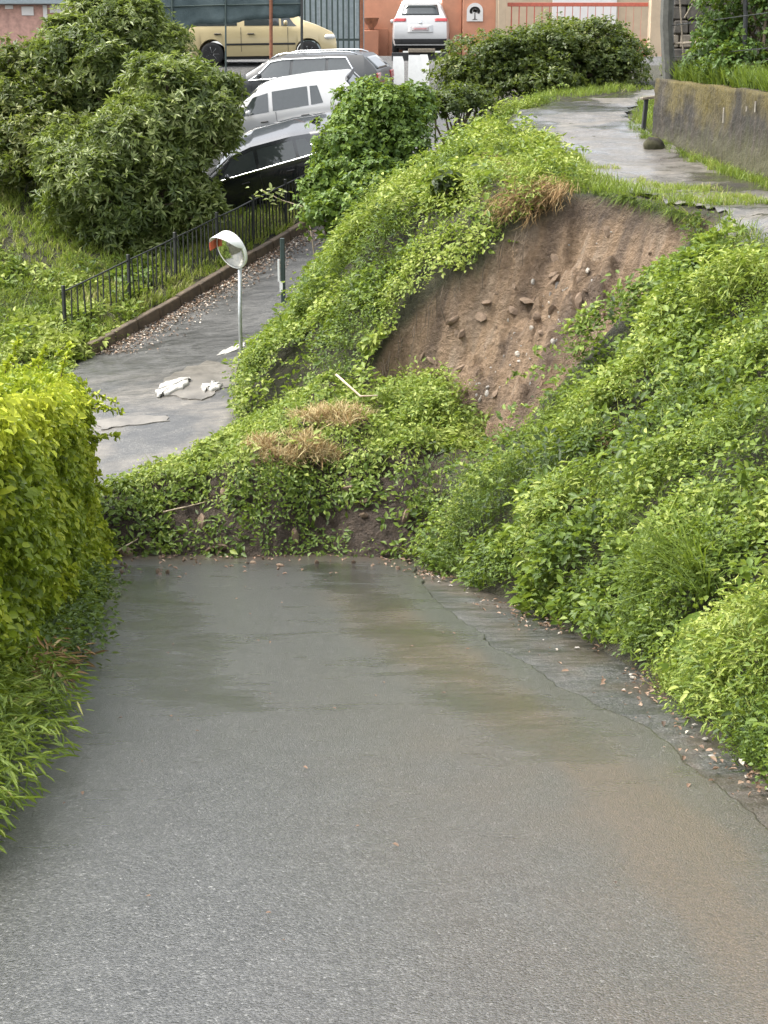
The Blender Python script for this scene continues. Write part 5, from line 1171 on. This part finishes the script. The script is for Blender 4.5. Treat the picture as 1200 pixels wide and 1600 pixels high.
YB = 52.0
def blockpx(name, mat, u0, u1, v0, v1, Y, th, parent, bev=.01):
    a_, c_ = P3(u0, v1, Y), P3(u1, v0, Y); return child(MB().box(((a_.x + c_.x) / 2, Y + th / 2, (a_.z + c_.z) / 2), (c_.x - a_.x, th, c_.z - a_.z), None, bev).build(name, M[mat]), parent)
sw = tag(empty('salmon_wall', at(597, 90, YB)), 'salmon painted wall left of the white crossover', 'wall')
blockpx('wall', 'salmon', 560, 630, -90, 100, YB, .3, sw); blockpx('plinth', 'salmon_dark', 560, 606, 45, 101, YB - .12, .12, sw)
pot = tag(empty('flower_urn', at(582, 52, YB - .35)), 'dark terracotta urn on a low salmon pedestal by the wall', 'urn')
c_ = P3(580, 48, YB - .4)
child(MB().box((c_.x, c_.y, c_.z - .55), (.5, .4, 1.1), None, .02).build('pedestal', M['salmon_dark']), pot)
child(MB().lathe([(.08, 0), (.12, .03), (.09, .08), (.20, .22), (.24, .36), (.28, .40), (.25, .41), (.22, .36)], 20, Matrix.Translation(c_)).build('urn', M['brown_metal'], None, True), pot)

gp = tag(empty('gate_pillar', at(742, 60, 49.5)), 'salmon gate pillar carrying a white arched plaque with a tree emblem', 'pillar')
blockpx('pillar', 'salmon', 722, 776, -60, 110, 49.5, .9, gp); blockpx('side_wall', 'salmon', 690, 722.5, -60, 110, 49.7, .6, gp)
c_ = P3(742, 19, 49.49); k_ = 49.5 / FPX
arch = [(-12 * k_, -13 * k_), (12 * k_, -13 * k_)] + [(12 * k_ * math.cos(a), 2 * k_ + 11 * k_ * math.sin(a)) for a in np.linspace(0, math.pi, 11)]
PM = Matrix.Translation(c_) @ Matrix.Rotation(math.pi / 2, 4, 'X')
pq = child(MB().prism(arch, -.002, .03, PM).build('plaque', M['whitewall']), gp)
em = MB(); em.prism([(-.025, -.22), (.025, -.22), (.015, -.02), (-.015, -.02)], .0305, .036, PM); em.prism([(-.09, -.235), (.09, -.235), (.06, -.21), (-.06, -.21)], .0305, .036, PM)
for k in range(15):
    a = math.pi * (k / 14) * 1.3 - .47; rr_ = .13; em.prism([(rr_ * math.cos(a) + .045 * math.cos(q), .03 + rr_ * .8 * math.sin(a) + .04 * math.sin(q)) for q in np.linspace(0, 5.3, 6)], .0305, .036, PM)
for k in range(5): em.prism([(random.uniform(-.08, .08) + .05 * math.cos(q), .05 + .05 * random.uniform(-1, 1) + .04 * math.sin(q)) for q in np.linspace(0, 5.3, 6)], .0305, .0362, PM)
o = em.build('tree_emblem', M['ink']); o.parent = pq; o.matrix_parent_inverse = pq.matrix_parent_inverse.inverted() @ Matrix.Translation(-Vector(gp.location)) if False else Matrix.Identity(4)
gpost = tag(empty('gate_post', at(785, 60, 49.3)), 'slim cream stone post between salmon pillar and red gate', 'post'); blockpx('shaft', 'cream', 777, 792, -60, 100, 49.3, .3, gpost); blockpx('band', 'cream', 776, 793, 52, 60, 49.28, .34, gpost)
gate = tag(empty('sliding_gate', at(900, 90, 49.6)), 'red oxide metal gate with thin upright bars behind the shrubbery', 'gate')
for v0, v1 in ((4, 10), (84, 89)): blockpx('rail', 'red_metal', 793, 1013, v0, v1, 49.6, .06, gate, .005)
for k in range(19): blockpx('bar', 'red_metal', 797 + k * 11.9, 800.4 + k * 11.9, 10, 84, 49.62, .03, gate, .002)
rp = tag(empty('gate_pillar', at(1026, 90, 49.2)), 'peach gate pillar right of the red gate', 'pillar'); blockpx('shaft', 'cream', 1013, 1040, -60, 115, 49.2, .5, rp); blockpx('base', 'salmon', 1011, 1042, 88, 116, 49.15, .6, rp)
hs_ = tag(empty('house', at(900, 60, 56.0)), 'cream and white house front behind the red gate', 'house')
blockpx('wall', 'cream', 700, 1110, -140, 130, 57.0, .4, hs_); blockpx('white_panel', 'whitewall', 862, 965, -20, 62, 56.9, .1, hs_); blockpx('plinth', 'salmon', 700, 1110, 62, 131, 56.88, .12, hs_)
for u0 in (812, 985): 
    w_ = blockpx('window', 'grey_panel', u0, u0 + 34, -70, -10, 56.93, .08, hs_)
far = tag(empty('distant_house', at(60, 60, 58)), 'pinkish distant house wall with pale openings at the upper left corner', 'house')
blockpx('wall', 'pinkwall', -140, 175, 6, 140, 58.0, .5, far); blockpx('eave', 'grey_panel', -150, 180, -6, 6, 57.6, .9, far); blockpx('upper_wall', 'whitewall', -140, 175, -120, -6, 58.1, .5, far)
for u0, u1, v0, v1 in ((34, 52, 10, 24), (8, 20, 8, 14), (142, 160, 6, 20), (68, 73, 8, 34), (78, 112, 8, 20)): blockpx('pale_opening', 'whitewall', u0, u1, v0, v1, 57.95, .06, far, .004)

# white boards under the crossover
for lab, u0, u1, v0, v1, Y_, tl in (('tall white board propped below the white crossover', 637, 661, 86, 136, 39.2, .06), ('narrow white board leaning behind the tall white one', 655, 671, 85, 136, 39.5, .10), ('short white board beside the rear of the grey estate', 613, 632, 88, 136, 39.8, .04)):
    a_, c_ = P3(u0, v1, Y_), P3(u1, v0, Y_); w_, h_ = c_.x - a_.x, c_.z - a_.z
    o = MB().prism([(-w_ / 2, 0), (w_ / 2, 0), (w_ / 2 - .01, h_ * .8), (w_ / 2 - .05, h_), (-w_ / 2 + .02, h_)], 0, .03, Matrix.Translation(Vector(((a_.x + c_.x) / 2, Y_, a_.z))) @ Matrix.Rotation(math.pi / 2 - tl, 4, 'X')).build('white_board', M['white_plastic']); tag(o, lab, 'board')
ram = tag(empty('under_car_beam', at(655, 82, 46.8)), 'dark beam with a pale plank under the white crossover', 'retaining edge')
blockpx('beam', 'black_trim', 612, 700, 82, 150, 43.2, .3, ram); blockpx('plank', 'old_wood', 638, 680, 76, 82, 43.0, .25, ram)  # black beam fills the strip below the crossover, plank on top

# ------------------------------------------------------------------ mossy wall on the right with its fence and plants
WA, WB, WC = np.array([4.62, 26.0]), np.array([5.32, 20.6]), np.array([6.3, 12.0])
wall = tag(empty('retaining_wall', (WA[0], WA[1], -0.5)), 'stained mossy concrete retaining wall beside the upper path', 'wall')
pts = [WA + (WB - WA) * q for q in np.linspace(0, 1, 90)] + [WB + (WC - WB) * q for q in np.linspace(.02, 1, 60)]
V = []; nz = 26
for i, p in enumerate(pts):
    zb = gz(p[0], p[1]) - .15; zt = lin([(12, .05), (20.6, .36), (26, .70)], p[1]) + .012 * math.sin(i * .31) + random.gauss(0, .006)
    for k in range(nz):
        q = k / (nz - 1); n_ = float(fbm(np.array(p[1] * 1.5), np.array(q * 3), 161)) - .5
        V.append((p[0] - .05 * (1 - q) + .07 * n_ + .012 * random.gauss(0, 1) * .5, p[1], zb + (zt - zb) * q))
    V.append((p[0] + .30, p[1], V[-1][2] - .01)); V.append((p[0] + .30, p[1], zb))
ncol = nz + 2; F = [(i * ncol + k, (i + 1) * ncol + k, (i + 1) * ncol + k + 1, i * ncol + k + 1) for i in range(len(pts) - 1) for k in range(ncol - 1)]
F += [tuple(range(ncol))]
wm = MB().add([(x - WA[0], y - WA[1], z + .5) for x, y, z in V], F).build('wall_face', M['wall'], wall, True)
for u_, v_, l in ((1142, 168, .22), (1192, 158, .15), (1178, 166, .07)):
    q = at(u_, v_, 21.2 + (1200 - u_) * .018); child(MB().tube([(q[0] - .10, q[1], q[2]), (q[0] - .10, q[1], q[2] - l)], .012, 6).build('drain_stub', M['pale_stone']), wall)
# soil retained behind the wall
V = []; xx = np.array([.28, .8, 2, 5]); 
for p in pts[::6]:
    zt = float(lin([(12, .05), (20.6, .36), (26, .70)], p[1])) - .06
    for x_ in xx: V.append((p[0] + x_, p[1], zt + .10 * x_))
n_ = len(pts[::6]); me = np_mesh('terrace', np.array(V), grid_faces(n_, 4), {'scar': np.zeros(n_ * 4), 'lot': np.zeros(n_ * 4), 'wetsoil': np.zeros(n_ * 4), 'streak': np.zeros(n_ * 4)}); tag(link('terrace', me, M['soil'], smooth=True), kind='structure')
lv = Leaves(); n = 700; Yp = rng.uniform(17, 26, n); Xp = lin([(12, 6.3), (20.6, 5.32), (26, 4.62)], Yp) + .12 + np.abs(rng.normal(0, .5, n)); Zp = lin([(12, .05), (20.6, .36), (26, .70)], Yp)
Pp = np.stack([Xp, Yp, Zp], 1); Np = np.tile(np.array([-.3, -.2, 1.]), (n, 1)); tufts(lv, Pp, Np, 12, .42, .014, .42)
tag(lv.build('wall_top_grass', M['grass']), 'long dark grass hanging over the mossy wall', None, None, 'stuff')
tree('climbing_shrub', 'leafy green shrub growing along the wire fence above the mossy wall', 'shrub', (6.3, 23.6, .5),
     [lobe(1130, 60, 24.4, 90, 110), lobe(1185, 40, 24.0, 90, 150), lobe(1160, 105, 23.6, 120, 60), lobe(1105, 95, 24.8, 60, 60), lobe(1150, -30, 24.2, 130, 120)], 'leaf_bush', .09, .6, 1500, 7, trunk_r=.05, tint=.34, elev=(-.5, .5))
wf = tag(empty('wire_fence', (5.1, 26, .7)), 'old wire fence with thin rods standing on the mossy wall', 'fence')
for u_, Y_, v0, v1, r_, mt in ((1046, 25.8, 130, -60, .11, 'dark_post'), (1100, 25.2, 92, -60, .035, 'metal_black'), (1162, 23.6, 100, -60, .035, 'metal_black')):
    a_, c_ = P3(u_, v0, Y_), P3(u_, v1, Y_); child(MB().tube([a_, (a_ + c_) / 2 + Vector((random.gauss(0, .02), 0, 0)), c_], r_, 8).build('post', M[mt]), wf)
for (a1, b1, c1), (a2, b2, c2), r_ in (((1060, -40, 25.6), (1068, 90, 25.6), .014), ((1052, 68, 25.8), (1100, 66, 25.2), .02), ((1050, 122, 25.9), (1075, 124, 25.6), .02), ((1070, 28, 25.5), (1098, -20, 25.3), .018), ((1045, 90, 25.9), (1060, 130, 25.8), .012), ((1050, 40, 25.8), (1200, 20, 22), .008), ((1050, 90, 25.8), (1200, 75, 22), .008)):
    child(MB().tube([P3(a1, b1, c1), P3(a2, b2, c2)], r_, 6).build('rod', M['old_wood'] if r_ > .01 else M['metal_black']), wf)
bw = tag(empty('rear_wall', (7, 31, .6)), 'grey brown stone wall behind the wire fence', 'wall')
a_, c_ = P3(1046, 140, 30.0), P3(1260, -60, 30.0); nb_ = 0
for r_ in range(11):
    x_ = a_.x - (.2 if r_ % 2 else 0)
    while x_ < c_.x:
        w_ = random.uniform(.28, .5); MB_ = MB().box((x_ + w_ / 2, 30.0 + random.gauss(0, .012), a_.z + .12 + r_ * .26), (w_ - .025, .25, .24), None, .02).build('stone', M['old_wood'] if random.random() < .15 else M['dark_stone']); child(MB_, bw); x_ += w_
blockpx('backing', 'old_wood', 1046, 1262, -62, 150, 30.08, .25, bw)
# stub post and boulder at the wall's end
sp_ = tag(empty('stub_post', tuple(march(1006, 205, Hgt, 14, 40))), 'short dark broken post beside the boulder at the wall end', 'post')
q = march(1006, 208, Hgt, 14, 40); child(MB().box((q[0], q[1], q[2] + .28), (.07, .10, .62), Matrix.Rotation(.06, 4, 'Y'), .01).build('stub', M['black_trim']), sp_); child(MB().box((q[0] + .05, q[1], q[2] + .60), (.24, .16, .05), Matrix.Rotation(-.12, 4, 'Y'), .01).build('cap', M['old_wood']), sp_)
q = march(1010, 236, Hgt, 14, 40); bb = MB(); BV = []
for i_ in range(13):
    for k_ in range(20):
        th_, ph_ = math.pi * (i_ + .02) / 12.04, 2 * math.pi * k_ / 20; d_ = np.array([math.sin(th_) * math.cos(ph_), math.sin(th_) * math.sin(ph_), math.cos(th_)])
        w_ = .55 + .9 * float(fbm(np.array(d_[0] * 1.6 + d_[2]), np.array(d_[1] * 1.6 - d_[2]), 601)); BV.append(d_ * w_)
bb.add(BV, [(i_ * 20 + k_, (i_ + 1) * 20 + k_, (i_ + 1) * 20 + (k_ + 1) % 20, i_ * 20 + (k_ + 1) % 20) for i_ in range(12) for k_ in range(20)]); o = bb.build('boulder', M['wall'], None, True); o.location = (q[0] + .12, q[1], q[2] + .05); o.scale = (.20, .16, .13); o.rotation_euler = (.2, .5, 1); tag(o, 'mossy boulder at the foot of the retaining wall end', 'boulder')
# grass at the foot of the wall
lv = Leaves(); n = 420; Yp = rng.uniform(15, 28, n); Xp = lin([(12, 6.3), (20.6, 5.32), (26, 4.62)], Yp) - .05 - np.abs(rng.normal(0, .10, n)); Pp = np.stack([Xp, Yp, Hgt(Xp, Yp)], 1)
tufts(lv, Pp, np.tile(np.array([-.3, -.2, 1.]), (n, 1)), 9, .14, .010, .45); tag(lv.build('wall_foot_grass', M['grass']), 'thin grass along the foot of the mossy wall', None, None, 'stuff')
